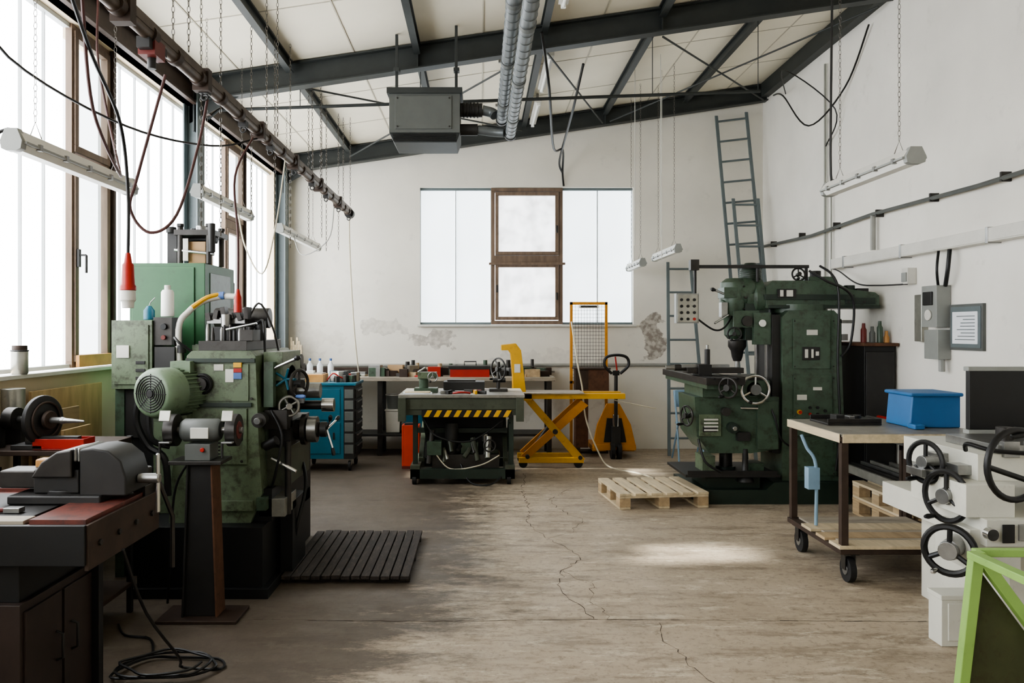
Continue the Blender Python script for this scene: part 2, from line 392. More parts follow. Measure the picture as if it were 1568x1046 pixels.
B('edge_beam',-1).box((3.7,-3,4.66),(3.798,.35,4.84),'beamgrey').box((3.7,.5,4.66),(3.798,3.77,4.84),'beamgrey').box((3.7,3.91,4.66),(3.798,7.2,4.84),'beamgrey').box((3.7,7.34,4.66),(3.798,10.48,4.84),'beamgrey').done()
br=B('roof_brace_rod',-1)
for a,b in (((-1.7,10.4,3.86),(.55,7.4,4.2)),((-1.7,7.4,3.86),(.55,10.4,4.2)),((1.7,10.4,4.32),(3.7,7.4,4.6)),((1.7,7.4,4.32),(3.7,10.4,4.6)),((.6,7.4,4.2),(1.6,10.4,4.3))):
    br.cyl(a,b,.010,'beamgrey',seg=8)
br.done()
g=B('gas_pipe',-1).tube([(-2.6,7.62,3.62),(-2.5,7.62,3.70),(2.68,7.62,3.88)],.016,'beamgrey',8)
for x,z in ((-1.72,3.727),(-.57,3.767),(1.65,3.845),(2.66,3.879)): g.cyl((x,7.62,z),(x,7.62,cz(x)-.115),.004,'beamgrey',seg=6)
g.done()

# back windows
def back_copilit(n,x0,x1):
    w=B('window_%d'%n,.002); k=2; st=(x1-x0)/k
    for i in range(k):
        w.box((x0+i*st+.006,10.8,wz0+.03),(x0+(i+1)*st-.006,10.83,wz1-.03),'copilit_b')
    for i in range(k+1): w.box((x0+i*st-.006 if i else x0,10.77,wz0+.001),(x0+i*st+.006 if i<k else x1,10.84,wz1-.001),'seam')
    w.box((x0,10.75,wz0+.001),(x1,10.85,wz0+.03),'bluegrey').box((x0,10.75,wz1-.03),(x1,10.85,wz1-.001),'bluegrey'); w.done()
back_copilit(20,wx0+.001,.149); back_copilit(21,1.114,wx1-.001)
w=B('window_22',.004); a,b=.15,1.113
def frb(x0,x1,z0,z1,t,y0,y1,k='woodbrown'):
    w.box((x0,y0,z0),(x1,y1,z0+t),k).box((x0,y0,z1-t),(x1,y1,z1),k).box((x0,y0,z0+t),(x0+t,y1,z1-t),k).box((x1-t,y0,z0+t),(x1,y1,z1-t),k)
frb(a,b,wz0+.002,wz1-.002,.05,10.72,10.85)
w.box((a+.05,10.72,2.49),(b-.05,10.85,2.6),'woodbrown')
frb(a+.055,b-.055,1.73,2.485,.045,10.70,10.78); frb(a+.055,b-.055,2.605,3.45,.045,10.70,10.78)
w.box((a+.1,10.75,1.775),(b-.1,10.76,2.44),'frosted').box((a+.1,10.75,2.65),(b-.1,10.76,3.405),'frosted')
w.box((a+.07,10.68,2.1),(a+.09,10.70,2.2),'dark').box((b-.09,10.68,2.9),(b-.07,10.70,3.0),'dark').box((b-.09,10.68,2.0),(b-.07,10.70,2.1),'dark')
w.box((a-.03,10.66,2.47),(b+.03,10.72,2.50),'woodbrown')
w.done()
B('trim_4',.004).box((wx0-.03,10.64,wz0-.03),(wx1+.03,10.699,wz0),'offwhite').done()
# pipes on back wall
B('surface_pipe',-1).tube([(-2.5,10.64,1.12),(2.6,10.64,1.13)],.022,'pipegrey',8).tube([(-2.5,10.66,1.03),(1.0,10.66,1.04)],.012,'pipegrey',8).done()
# right wall conduits
p=B('electrical_conduit',-1); p.tube([(3.74,10.6,2.70),(3.74,9,2.66),(3.74,7.6,2.70),(3.74,6,2.68),(3.74,3,2.72),(3.74,0,2.7)],.018,'heater',8)
for y in [1.2+.9*i for i in range(11)]: p.box((3.725,y-.01,2.66),(3.799,y+.01,2.73),'iron')
p.tube([(3.77,8.7,4.5),(3.77,8.7,1.9)],.014,'pipegrey',8).tube([(3.77,8.55,3.2),(3.77,8.55,1.8)],.01,'pipegrey',6)
p.tube([(3.75,7.6,2.36),(3.75,7.6,2.7)],.025,'pipegrey',8); p.done()
p=B('cable_tray',.003); p.box((3.7,0,2.24),(3.799,8.4,2.25),'offwhite').box((3.7,0,2.25),(3.706,8.4,2.34),'offwhite').box((3.7,0,2.335),(3.799,8.4,2.342),'offwhite')
for y in (1,2.2,3.4,4.6,5.8,7,8.1): p.box((3.695,y,2.23),(3.799,y+.03,2.35),'steel')
p.done()
p=B('electricity_meter_box',.006); p.box((3.68,6.42,1.62),(3.799,6.64,1.96),'greyplastic').box((3.69,6.42,1.36),(3.799,6.62,1.6),'greyplastic').cyl((3.68,6.53,1.72),(3.665,6.53,1.72),.045,'offwhite').box((3.665,6.47,1.8),(3.682,6.6,1.91),'dark')
p.box((3.74,6.75,1.5),(3.799,6.86,1.9),'tin'); p.tube([(3.75,6.35,2.3),(3.72,6.33,2.1),(3.74,6.4,1.95)],.018,'black',7,5).tube([(3.75,6.5,2.3),(3.70,6.45,2.1),(3.74,6.5,1.95)],.012,'black',7,5).tube([(3.74,6.45,1.37),(3.74,6.45,1.26)],.025,'greyplastic',8)
p.done()
p=B('framed_notice',.003); p.box((3.775,5.98,1.44),(3.799,6.40,1.80),'heater').box((3.77,6.0,1.46),(3.776,6.38,1.78),'bluegrey').box((3.765,6.03,1.49),(3.771,6.35,1.74),'paper')
for i in range(8): p.box((3.7635,6.06,1.52+i*.026),(3.7655,6.06+R(.15,.26),1.526+i*.026),'bluegrey')
p.done()
p=B('power_socket',.004); p.box((3.72,6.93,2.0),(3.799,7.03,2.14),'offwhite').box((3.71,6.94,2.02),(3.722,7.02,2.1),'greyplastic'); p.tube([(3.75,6.98,2.0),(3.6,7.2,2.0),(3.6,7.6,2.04),(3.7,8.2,2.2),(3.76,8.5,2.25)],.008,'dark',6,6); p.done()
p=B('loose_cable',-1); p.tube([(3.76,10.2,4.6),(3.5,9.2,4.3),(3.55,8.6,3.8),(3.76,8.2,4.1),(3.76,7.7,4.55)],.009,'black',6,7).tube([(3.76,9.8,4.5),(3.4,8.9,4.5),(3.7,8.3,3.9),(3.77,8.68,3.6)],.007,'black',6,7); p.done()

# ---------------------------------------------------------------- hanging things
r=B('busbar_conveyor_rail',-1); rx,rz=-1.54,2.99
r.box((rx-.03,1,rz-.01),(rx+.03,9.4,rz+.035),'railrust').cyl((rx,1,rz-.02),(rx,9.42,rz-.02),.03,'railrust',seg=14)
for i in range(24):
    y=1.2+i*.35+R(-.05,.05)
    r.cyl((rx,y,rz-.015),(rx,y+.05,rz-.015),.042,'ironbrown',seg=14)
    if i%2: r.box((rx-.025,y+.1,rz-.075),(rx+.025,y+.16,rz-.03),'dark').ring((rx,y+.13,rz-.09),(0,1,0),.018,.005,'dark',12,6)
    if i%3==0: r.box((rx-.045,y+.06,rz-.07),(rx+.045,y+.12,rz+.05),'ironbrown')
r.cyl((rx,9.35,rz-.02),(rx,9.45,rz-.02),.055,'dark',seg=16)
for y in (2.2,4.1,5.9,7.5,9.2):
    r.chain((rx-.04,y,rz+.04),(rx-.04,y,cz(rx)-.01)); r.chain((rx+.04,y,rz+.04),(rx+.04,y,cz(rx)-.01))
r.box((rx-.05,3.7,rz-.11),(rx+.03,3.82,rz-.03),'darkred').box((rx-.04,3.66,rz-.09),(rx+.02,3.7,rz-.04),'dark').cyl((rx-.01,3.76,rz-.11),(rx-.01,3.76,rz-.16),.02,'dark')
r.done()
def lamp(x,y0,y1,z,w=.1,tilt=0):
    l=B('fluorescent_lamp',.004)
    l.prism([(x-w*.25,z+.05),(x+w*.25,z+.05),(x+w*.5,z),(x-w*.5,z)],'xz',y0,y1,'offwhite')
    l.box((x-w*.55,y0,z-.012),(x+w*.55,y1,z),'greyplastic')
    l.prism([(x-w*.42,z-.012),(x+w*.42,z-.012),(x+w*.25,z-.04),(x-w*.25,z-.04)],'xz',y0+.02,y1-.02,'white')
    for yy in (y0-.02,y1-.02): l.prism([(x-w*.4,z-.035),(x-w*.2,z-.045),(x+w*.2,z-.045),(x+w*.4,z-.035),(x+w*.45,z),(x+w*.25,z+.055),(x-w*.25,z+.055),(x-w*.45,z)],'xz',yy,yy+.04,'greyplastic')
    for k in range(5):
        yy=y0+(y1-y0)*(k+.5)/5; l.box((x-w*.58,yy-.012,z-.02),(x+w*.58,yy+.012,z+.01),'steel')
    for yy in (y0+.15*(y1-y0),y1-.15*(y1-y0)):
        l.tube([(x-.03,yy,z+.05),(x,yy,z+.13),(x+.03,yy,z+.05)],.003,'chainmetal',4); l.chain((x,yy,z+.13),(x,yy,cz(x)-.01))
    return l
lamp(-2.08,3.55,4.72,2.44,.11).done(); lamp(-2.08,5.87,7.15,2.62,.11).done(); lamp(-2.06,8.2,10.1,2.64,.1).done()
l=lamp(2.51,4.6,5.72,2.6,.13); l.tube([(2.51,5.65,2.66),(2.5,5.68,2.85),(2.52,5.68,cz(2.5)-.01)],.009,'dark',6,5); l.done()
lamp(2.2,8.85,10.0,2.5,.1).done(); lamp(1.94,9.5,10.35,2.4,.1).done()
for a,b in ((5.3,6.5),(7.7,8.8),(9.3,10.3)):
    z=cz(.68)-.14; l=B('ceiling_batten_light',.003); l.box((.64,a,z),(.72,b,z+.05),'offwhite').cyl((.68,a+.03,z-.02),(.68,b-.03,z-.02),.015,'white').box((.66,a,z-.035),(.70,a+.03,z),'white').box((.66,b-.03,z-.035),(.70,b,z),'white')
    for yy in (a+.1,b-.13): l.box((.665,yy,z+.05),(.695,yy+.03,cz(.66)-.002),'steel')
    l.done()
# heater
h=B('unit_heater',.006)
h.box((-.77,6.75,3.27),(-.17,7.2,3.63),'heater').box((-.79,6.73,3.60),(-.15,7.22,3.65),'beamgrey').prism([(-.77,3.27),(-.17,3.27),(-.2,3.19),(-.73,3.19)],'xz',6.76,7.2,'beamgrey')
for i in range(6): h.box((-.74,6.755,3.20+i*.011),(-.2,6.745,3.205+i*.011),'dark')
h.box((-.72,6.74,3.3),(-.24,6.752,3.58),'heater')
for x in (-.74,-.22): h.box((x,6.95,3.65),(x+.025,6.97,cz(x)-.002),'beamgrey').box((x-.01,6.92,3.85),(x+.04,7.0,3.88),'beamgrey')
for x in (-.70,-.26): h.bolt((x,6.74,3.56),(0,-1,0),.008,.01).bolt((x,6.74,3.32),(0,-1,0),.008,.01)
h.cyl((-.17,6.9,3.5),(.02,6.9,3.5),.06,'dark').cyl((-.17,6.9,3.33),(-.02,6.9,3.33),.05,'dark')
for i in range(5): h.ring((-.14+i*.03,6.9,3.5),(1,0,0),.061,.008,'iron',16,6)
h.tube([(.02,6.9,3.5),(.10,6.9,3.48),(.13,6.88,3.45)],.045,'ductgrey',12,4).tube([(-.02,6.9,3.33),(.12,6.9,3.31),(.21,6.88,3.3)],.04,'ductgrey',12,4)
h.done()
d=B('spiral_duct',-1)
for (x,z,yy) in ((.19,3.43,6.95),(.265,3.30,6.95)):
    d.cyl((x,-2.9,z),(x,yy,z),.044,'ductgrey',seg=24)
    k=-2.8
    while k<yy: d.ring((x,k,z),(0,1,0),.0443,.0025,'ductgrey',24,4); k+=.12
    for k in (.9,2.4,3.4,4.4,5.4,6.4): d.cyl((x,k,z),(x,k+.05,z),.049,'heater',seg=24)
    d.cyl((x,yy-.02,z),(x,yy+.02,z),.052,'dark',seg=20)
for y in (.3,1.9,3.9,5.6,6.7): d.box((.13,y,3.48),(.32,y+.02,3.5),'steel').cyl((.22,y+.01,3.5),(.22,y+.01,cz(.22)-.01),.006,'steel',seg=6)
d.done()
c=B('ceiling_power_cable',-1); c.tube([(.55,7.1,4.25),(.66,7.6,3.9),(.85,9.2,3.7),(1.06,10.2,3.9),(1.1,10.62,3.7),(1.12,10.66,3.52)],.014,'black',7,6).tube([(1.05,8.1,4.3),(1.02,8.8,4.0),(1.03,10.3,3.8),(1.1,10.64,3.7)],.014,'black',7,6); c.done()
# hanging cables
c=B('hanging_power_cable',-1)
c.tube([(-1.6,3.2,2.95),(-1.75,3.6,2.6),(-1.9,4.2,2.42),(-2.1,4.6,2.6),(-2.3,4.8,3.2),(-2.35,4.9,3.6),(-2.35,4.9,3.84)],.008,'cable_red',7,7)
c.tube([(-1.58,4.0,2.88),(-1.76,4.1,2.4),(-1.80,4.1,2.22),(-1.70,4.1,2.10),(-1.58,4.15,2.2),(-1.56,4.4,2.6),(-1.54,4.5,2.9)],.008,'cable_red',7,7)
c.done()
c=B('hanging_socket_connector',.002)
c.tube([(-1.56,3.0,2.92),(-1.66,3.4,2.78),(-1.74,3.85,2.6),(-1.79,4.05,2.3),(-1.79,4.05,1.98)],.009,'black',7,6)
c.lathe((-1.79,4.05,1.99),(0,0,-1),[(0,.012),(.05,.02),(.06,.028),(.16,.033),(.17,.04),(.19,.04)],'red',16).lathe((-1.79,4.05,1.80),(0,0,-1),[(0,.036),(.05,.038),(.06,.03),(.09,.028)],'offwhite',16)
c.done()
c=B('hanging_plug',.002); c.tube([(-1.54,5.4,2.9),(-1.6,5.2,2.6),(-1.55,5.1,2.2),(-1.55,5.1,1.84)],.008,'cable_red',7,6).lathe((-1.55,5.1,1.86),(0,0,-1),[(0,.01),(.04,.018),(.05,.024),(.12,.026),(.15,.026)],'red',14); c.done()
c=B('sling_cable',-1)
for pts,k,r_ in (([(-2.3,3.6,3.2),(-2.25,3.8,2.9),(-2.0,4.5,2.75),(-1.75,5.2,2.8),(-1.54,5.5,2.92)],'black',.007),([(-2.6,4.0,2.45),(-2.4,4.05,2.62),(-2.2,4.0,2.5),(-2.1,4.0,2.48)],'black',.009),([(-1.54,6.3,2.95),(-1.62,6.3,2.4),(-1.75,6.4,2.05),(-1.95,6.6,2.3),(-2.07,6.8,2.65)],'rope',.006),([(-1.54,8.4,2.9),(-1.6,8.4,2.55),(-1.9,8.5,2.4),(-2.05,8.7,2.7)],'pipegrey',.006),([(-1.54,9.38,2.9),(-1.54,9.45,2.4),(-1.5,9.5,1.6),(-1.46,9.6,1.05)],'rope',.008)):
    c.tube(pts,r_,k,6,6)
c.done()
c=B('hanging_chain_set',-1)
for x,y,z in ((-1.75,5.0,2.25),(-1.66,5.1,2.2),(-1.7,6.6,2.4),(-1.62,6.8,2.3),(-1.7,7.9,2.5),(-1.66,8.6,2.45),(-1.6,9.0,2.5),(-2.1,3.1,2.9),(-1.78,6.2,2.5),(-1.63,8.2,2.55)): c.chain((x,y,z),(x,y,cz(x)-.01))
c.done()
c=B('pull_cord',-1)
for x,y,z in ((1.75,9.0,2.55),(2.1,9.2,2.4),(1.95,8.6,2.6)): c.cyl((x,y,z),(x,y,cz(x)-.01),.004,'offwhite',seg=5)
c.done()

# ---------------------------------------------------------------- LEFT: horizontal milling machine
g=B('horizontal_milling_machine',.006)
g.box((-2.05,4.76,0),(-1.3,5.48,.42),'darkbase').box((-2.08,4.73,0),(-1.26,5.48,.06),'darkbase').box((-1.5,4.9,.42),(-1.28,6.0,.62),'darkbase').box((-1.85,5.48,0),(-1.32,6.2,.45),'darkbase').box((-1.42,5.9,.3),(-1.32,6.2,.75),'dark')
g.prism([(-1.90,.42),(-1.88,.75),(-1.80,1.1),(-1.79,1.44),(-1.76,1.47),(-1.40,1.47),(-1.37,1.44),(-1.35,.9),(-1.33,.6),(-1.40,.42)],'xz',4.86,5.8,'green')
g.box((-1.75,4.845,.78),(-1.42,4.862,1.12),'green').box((-1.76,4.84,1.13),(-1.39,4.862,1.155),'green_dk2')
g.box((-1.79,4.84,1.40),(-1.37,4.862,1.425),'green_dk2').box((-1.76,4.85,1.165),(-1.41,4.858,1.39),'green')
g.cyl((-1.69,4.87,1.27),(-1.69,4.83,1.27),.066,'dark').cyl((-1.69,4.835,1.27),(-1.69,4.80,1.27),.04,'iron').ring((-1.69,4.828,1.27),(0,1,0),.055,.008,'black')
g.box((-1.55,4.845,1.28),(-1.50,4.86,1.36),'offwhite').box((-1.62,4.845,1.35),(-1.56,4.86,1.39),'tin').box((-1.50,4.84,1.37),(-1.45,4.86,1.40),'yellow').box((-1.50,4.845,1.34),(-1.45,4.858,1.365),'red').box((-1.50,4.843,1.30),(-1.45,4.858,1.338),'bluefolder')
g.box((-1.66,4.845,.98),(-1.55,4.862,1.04),'black').box((-1.52,4.845,.92),(-1.44,4.862,1.06),'green_dk')
for i in range(5): g.box((-1.7,4.84,.84+i*.022),(-1.58,4.85,.85+i*.022),'dark')
for x,z in ((-1.78,1.42),(-1.39,1.42),(-1.78,1.18),(-1.39,1.18),(-1.72,.8),(-1.45,.8)): g.bolt((x,4.85,z),(0,-1,0),.009,.01)
g.box((-1.352,5.0,.72),(-1.335,5.5,1.0),'green_dk')
# motor
mp=V((-1.74,5.02,1.23)); ma=V((-.36,-.93,0)).normalized()
g.lathe(mp,ma,[(0,.06),(.02,.115),(.04,.128),(.30,.128)],'green_motor',28)
for i in range(32):
    a=2*math.pi*i/32; _,u,w_=basis(ma); dd=u*math.cos(a)+w_*math.sin(a); t=ma.cross(dd)*.003
    p0=mp+ma*.05+dd*.12; p1=mp+ma*.29+dd*.12
    g.add([p0-t,p0+t,p0+t+dd*.022,p0-t+dd*.022,p1-t,p1+t,p1+t+dd*.022,p1-t+dd*.022],[(0,1,2,3),(4,7,6,5),(0,4,5,1),(1,5,6,2),(2,6,7,3),(3,7,4,0)],'green_motor')
g.lathe(mp+ma*.29,ma,[(0,.146),(.12,.148),(.15,.135),(.16,.12)],'green_motor',32)
for rr in (.03,.045,.06,.075,.09,.105): g.ring(mp+ma*.452,ma,rr,.0045,'dark',24,5)
for i in range(8):
    a=math.pi*i/4; _,u,w_=basis(ma); dd=u*math.cos(a)+w_*math.sin(a); g.cyl(mp+ma*.452+dd*.02,mp+ma*.452+dd*.115,.003,'dark',seg=5)
g.cyl(mp+ma*.45,mp+ma*.46,.022,'dark')
g.box((-1.86,4.78,1.34),(-1.74,4.92,1.41),'green_motor').box((-1.95,4.75,1.05),(-1.75,4.98,1.09),'green')
g.tube([(-2.05,4.8,1.2),(-2.07,4.8,1.05),(-2.0,4.8,.9),(-1.9,4.8,.82),(-1.88,4.8,.6)],.022,'black',8,6).tube([(-1.98,4.75,1.12),(-1.96,4.75,.95),(-1.86,4.78,.9)],.018,'black',8,6)
# column / overarm top
g.box((-1.88,5.2,.42),(-1.5,5.8,1.5),'green').box((-2.1,5.12,.42),(-1.88,5.48,1.22),'green').box((-1.75,4.95,1.47),(-1.45,5.8,1.53),'iron')
g.cyl((-1.82,5.5,1.68),(-1.45,5.5,1.68),.07,'iron').box((-1.75,5.2,1.53),(-1.5,5.6,1.62),'dark').cyl((-1.66,5.2,1.62),(-1.66,5.2,1.70),.03,'steel').box((-1.8,5.25,1.64),(-1.55,5.32,1.68),'steel')
for i in range(6): g.box((-1.8+i*.05,5.22,1.66+.01*(i%2)),(-1.77+i*.05,5.3,1.71+.02*(i%3)),'iron',ry=R(-20,20))
for i in range(9): g.lathe((-1.72+i*.034,5.0+R(0,.1),1.53),(0,0,1),[(0,.012),(R(.03,.07),.012),(R(.08,.11),.006)],random.choice(['steel','iron','dark']),10)
g.box((-1.50,4.98,1.53),(-1.42,5.15,1.60),'iron').cyl((-1.46,5.3,1.53),(-1.46,5.3,1.66),.035,'dark').cyl((-1.60,5.02,1.60),(-1.40,5.0,1.64),.008,'chrome',seg=8)
g.tube([(-1.5,5.3,1.62),(-1.42,5.2,1.66),(-1.38,5.1,1.55),(-1.36,5.05,1.4),(-1.33,5.0,1.2)],.009,'black',6,6).tube([(-1.75,4.9,1.45),(-1.83,4.85,1.52),(-1.88,4.9,1.55),(-1.95,5.1,1.5)],.009,'black',6,6).tube([(-1.6,5.4,1.6),(-1.5,5.4,1.78),(-1.4,5.4,1.6),(-1.33,5.3,1.4)],.008,'iron',6,6)
# electric box
g.box((-2.36,5.1,1.22),(-2.1,5.42,1.66),'green').box((-2.34,5.09,1.25),(-2.12,5.102,1.63),'green').box((-2.1,5.12,1.50),(-1.98,5.3,1.68),'iron').box((-2.09,5.11,1.22),(-1.96,5.28,1.49),'dark')
g.cyl((-2.03,5.12,1.62),(-2.03,5.1,1.62),.02,'black').cyl((-2.03,5.12,1.55),(-2.03,5.1,1.55),.015,'darkred').box((-2.32,5.08,1.42),(-2.24,5.095,1.50),'offwhite')
g.box((-2.36,5.15,0),(-2.30,5.4,1.22),'green_dk').box((-2.30,5.16,.9),(-2.1,5.4,1.22),'dark').box((-2.30,5.18,0),(-2.1,5.46,.9),'darkbase')
for z in (1.28,1.33,1.38): g.box((-2.2,5.085,z),(-2.14,5.095,z+.02),'dark')
# coolant hose
g.tube([(-1.93,5.15,1.22),(-1.95,5.15,1.60),(-1.90,5.2,1.72),(-1.82,5.25,1.79),(-1.72,5.3,1.82),(-1.62,5.3,1.82)],.02,'offwhite',10,6).tube([(-1.88,5.2,1.745),(-1.80,5.25,1.81),(-1.72,5.3,1.835)],.016,'yellow',8,4).cyl((-1.74,5.3,1.825),(-1.70,5.3,1.828),.026,'bluefolder').cyl((-1.93,5.15,1.45),(-1.93,5.15,1.5),.03,'dark')
# spindle / feed side
g.cyl((-1.36,5.25,1.2),(-1.24,5.25,1.2),.17,'green',seg=28).cyl((-1.24,5.25,1.2),(-1.2,5.25,1.2),.12,'iron',seg=28).cyl((-1.2,5.25,1.2),(-1.05,5.25,1.2),.05,'steel')
for i in range(3):
    a=i*2.09; g.box((-1.2,5.25+.07*math.cos(a)-.02,1.2+.07*math.sin(a)-.02),(-1.15,5.25+.07*math.cos(a)+.02,1.2+.07*math.sin(a)+.02),'steel')
g.cyl((-1.05,5.3,1.10),(-.97,5.3,1.10),.045,'chrome').cyl((-1.2,5.3,1.10),(-1.05,5.3,1.10),.03,'iron').lathe((-1.25,5.2,.95),(1,0,0),[(0,.06),(.08,.07),(.09,.10),(.12,.10),(.13,.05),(.2,.05)],'iron',24)
g.cyl((-1.12,5.2,.95),(-1.06,5.2,.95),.085,'steel').cyl((-1.04,5.2,.95),(-1.0,5.2,.95),.05,'dark')
for i in range(3):
    a=2.1*i+.4; g.cyl((-1.0,5.2,.95),(-.96,5.2+.12*math.cos(a),.95+.12*math.sin(a)),.007,'chrome',seg=8)
    g.lathe((-.96,5.2+.12*math.cos(a),.95+.12*math.sin(a)),(.2,math.cos(a),math.sin(a)),[(0,.010),(.03,.014),(.05,.01)],'black',10)
g.wheel((-1.14,5.02,1.26),(1,-.5,0),.085,'iron',.01,3,.025,'bluefolder')
g.wheel((-1.2,5.0,1.12),(.3,-1,0),.06,'steel',.009,4,.02,None)
for i in range(5):
    a=i*1.256; g.cyl((-1.22,5.0,1.29),(-1.22+.07*math.cos(a),4.98,1.29+.07*math.sin(a)),.008,'tealblue',seg=8)
g.box((-1.36,5.0,1.28),(-1.24,5.5,1.46),'green').box((-1.34,4.95,.98),(-1.2,5.1,1.1),'iron').box((-1.34,5.0,.62),(-1.2,5.6,.86),'olivegrey').box((-1.36,5.05,.86),(-1.2,5.6,1.02),'dark')
g.box((-1.38,5.3,1.22),(-1.26,5.75,1.36),'iron').cyl((-1.36,5.6,1.38),(-1.25,5.6,1.38),.05,'iron')
g.box((-1.34,4.93,1.12),(-1.28,5.0,1.4),'green_dk').cyl((-1.28,4.95,1.36),(-1.14,4.93,1.42),.01,'chrome').lathe((-1.15,4.93,1.42),(1,0,.3),[(0,.01),(.02,.018),(.04,.01)],'black')
g.cyl((-1.3,4.96,.8),(-1.14,4.94,.72),.012,'chrome',seg=8).cyl((-1.2,4.98,.9),(-1.2,4.98,.45),.02,'iron').box((-1.36,4.9,.45),(-1.2,5.2,.56),'tin')
g.box((-1.36,4.84,.5),(-1.3,4.95,.58),'green_dk').box((-1.6,4.83,.5),(-1.38,4.9,.56),'green').cyl((-1.34,4.9,1.05),(-1.34,4.82,1.05),.045,'iron').cyl((-1.34,4.82,1.05),(-1.34,4.78,1.05),.02,'steel').cyl((-1.33,4.92,.88),(-1.25,4.9,.92),.03,'dark')
g.tube([(-1.2,5.4,.7),(-1.16,5.3,.55),(-1.2,5.2,.3),(-1.24,5.3,.15)],.012,'black',7,6).box((-1.28,5.1,0),(-1.2,5.47,.5),'darkbase').tube([(-1.3,4.95,1.1),(-1.22,4.9,.95),(-1.25,4.9,.75),(-1.3,4.95,.6)],.009,'black',7,6)
g.done()
g=B('machine_control_cabinet',.008)
g.box((-2.42,5.5,0),(-1.90,6.15,2.06),'green_cab').box((-2.40,5.49,.9),(-1.97,5.502,2.03),'green_cab').box((-1.902,5.6,1.2),(-1.895,6.05,2.0),'green_dk').box((-1.96,5.485,1.3),(-1.94,5.50,1.5),'dark')
for x in (-2.10,-1.90):
    for y in (5.58,5.85): g.cyl((x,y,2.06),(x,y,2.32),.02,'iron',seg=12).bolt((x,y,2.32),(0,0,1),.026,.022,'dark')
g.box((-2.14,5.56,2.26),(-1.86,5.88,2.30),'iron').box((-2.05,5.6,2.06),(-1.93,5.75,2.22),'cardboard').cyl((-2.12,5.7,2.245),(-1.88,5.7,2.245),.03,'dark').cyl((-1.99,5.7,2.30),(-1.99,5.7,2.34),.04,'steel').box((-2.08,5.57,2.08),(-2.04,5.59,2.24),'tin').cyl((-2.14,5.58,2.16),(-1.86,5.58,2.13),.012,'chrome')
g.cyl((-1.87,5.55,2.34),(-1.87,5.55,2.14),.025,'dark').cyl((-2.17,5.6,2.28),(-2.17,5.6,2.32),.035,'dark').box((-2.2,5.6,2.06),(-2.13,5.7,2.28),'dark')
g.done()
g=B('spray_bottle',.002); g.lathe((-2.04,5.2,1.685),(0,0,1),[(0,.04),(.005,.042),(.16,.04),(.175,.03)],'white',20).lathe((-2.04,5.2,1.86),(0,0,1),[(0,.02),(.03,.02)],'offwhite',12); g.done()
g=B('oil_can',.002); g.lathe((-2.16,5.2,1.665),(0,0,1),[(0,.035),(.06,.035),(.08,.02),(.09,.015)],'tealblue',16).tube([(-2.16,5.2,1.755),(-2.15,5.2,1.78),(-2.12,5.2,1.81)],.004,'steel',6); g.done()

# bench grinder on pedestal
g=B('pedestal_bench_grinder',.004); gx,gy=-1.545,4.45
g.box((gx-.22,gy-.13,0),(gx+.22,gy+.13,.018),'ironbrown')
g.prism([(gx-.09,.018),(gx-.065,.86),(gx+.065,.86),(gx+.09,.018)],'xz',gy-.05,gy-.044,'dark')
g.prism([(gx-.1,.018),(gx-.07,.86),(gx-.06,.86),(gx-.088,.018)],'xz',gy-.07,gy+.07,'dark').prism([(gx+.1,.018),(gx+.07,.86),(gx+.06,.86),(gx+.088,.018)],'xz',gy-.07,gy+.07,'rust')
g.box((gx-.16,gy-.1,.86),(gx+.13,gy+.1,.88),'iron').box((gx-.08,gy-.07,.88),(gx+.06,gy+.07,.97),'heater')
g.lathe((gx-.12,gy,1.04),(1,0,0),[(0,.05),(.02,.064),(.2,.064),(.22,.05)],'heater',24).box((gx-.05,gy-.07,1.0),(gx+.05,gy-.06,1.06),'offwhite')
for sx in (-1,1):
    x=gx+sx*.17; g.cyl((x-.02,gy,1.04),(x+.02,gy,1.04),.07,'greyplastic',seg=28).cyl((x-.028,gy,1.04),(x+.028,gy,1.04),.09,'iron',seg=28); g.cyl((x+sx*.03,gy,1.04),(x+sx*.05,gy,1.04),.018,'steel'); g.cyl((gx+sx*.1,gy,1.04),(x,gy,1.04),.018,'steel')
    g.cyl((x+sx*.026,gy,1.04),(x+sx*.032,gy,1.04),.05,'darkred')
    g.box((x-.03,gy-.13,.98),(x+.03,gy-.09,.99),'steel').box((x-.035,gy-.12,.90),(x-.025,gy-.1,.99),'dark'); g.box((x-.03,gy-.12,1.1),(x+.03,gy-.11,1.16),'tin',rx=-20)
g.cyl((gx+.02,gy-.07,.94),(gx+.02,gy-.085,.94),.012,'red'); g.tube([(gx-.05,gy+.07,.92),(gx-.2,gy+.12,.7),(gx-.23,gy+.12,.3),(gx-.26,gy+.15,.02)],.008,'black',6,6)
g.done()

# foreground workbench, left
g=B('steel_workbench',.005)
bx0,bx1,by0,by1=-2.66,-1.37,2.77,3.38
g.box((bx0,by0,.89),(bx1,by1,.915),'redbench').box((bx0,by0-.012,.78),(bx1,by0+.012,.92),'darkbase').box((bx1-.006,by0,.76),(bx1+.008,by1,.92),'ironbrown').box((bx0,by1-.01,.80),(bx1,by1+.005,.93),'redbench')
g.box((bx0,by0+.0,.04),(-1.60,by1-.08,.64),'brownpaint').box((bx0,by0+.03,.64),(-1.62,by1-.1,.89),'darkbase').box((bx0,by0+.06,0),(-1.63,by1-.1,.05),'black')
for y0_,y1_ in ((by0+.02,by0+.26),(by0+.28,by1-.1)): g.box((-1.602,y0_,.08),(-1.59,y1_,.61),'brownpaint')
for y in (by0+.22,by0+.33): g.tube([(-1.59,y,.36),(-1.565,y,.37),(-1.565,y,.46),(-1.59,y,.47)],.006,'dark',6)
g.box((-2.3,by0-.006,.1),(-1.9,by0+.004,.6),'brownpaint')
g.box((-1.60,by1-.12,0),(-1.56,by1-.08,.78),'darkbase')
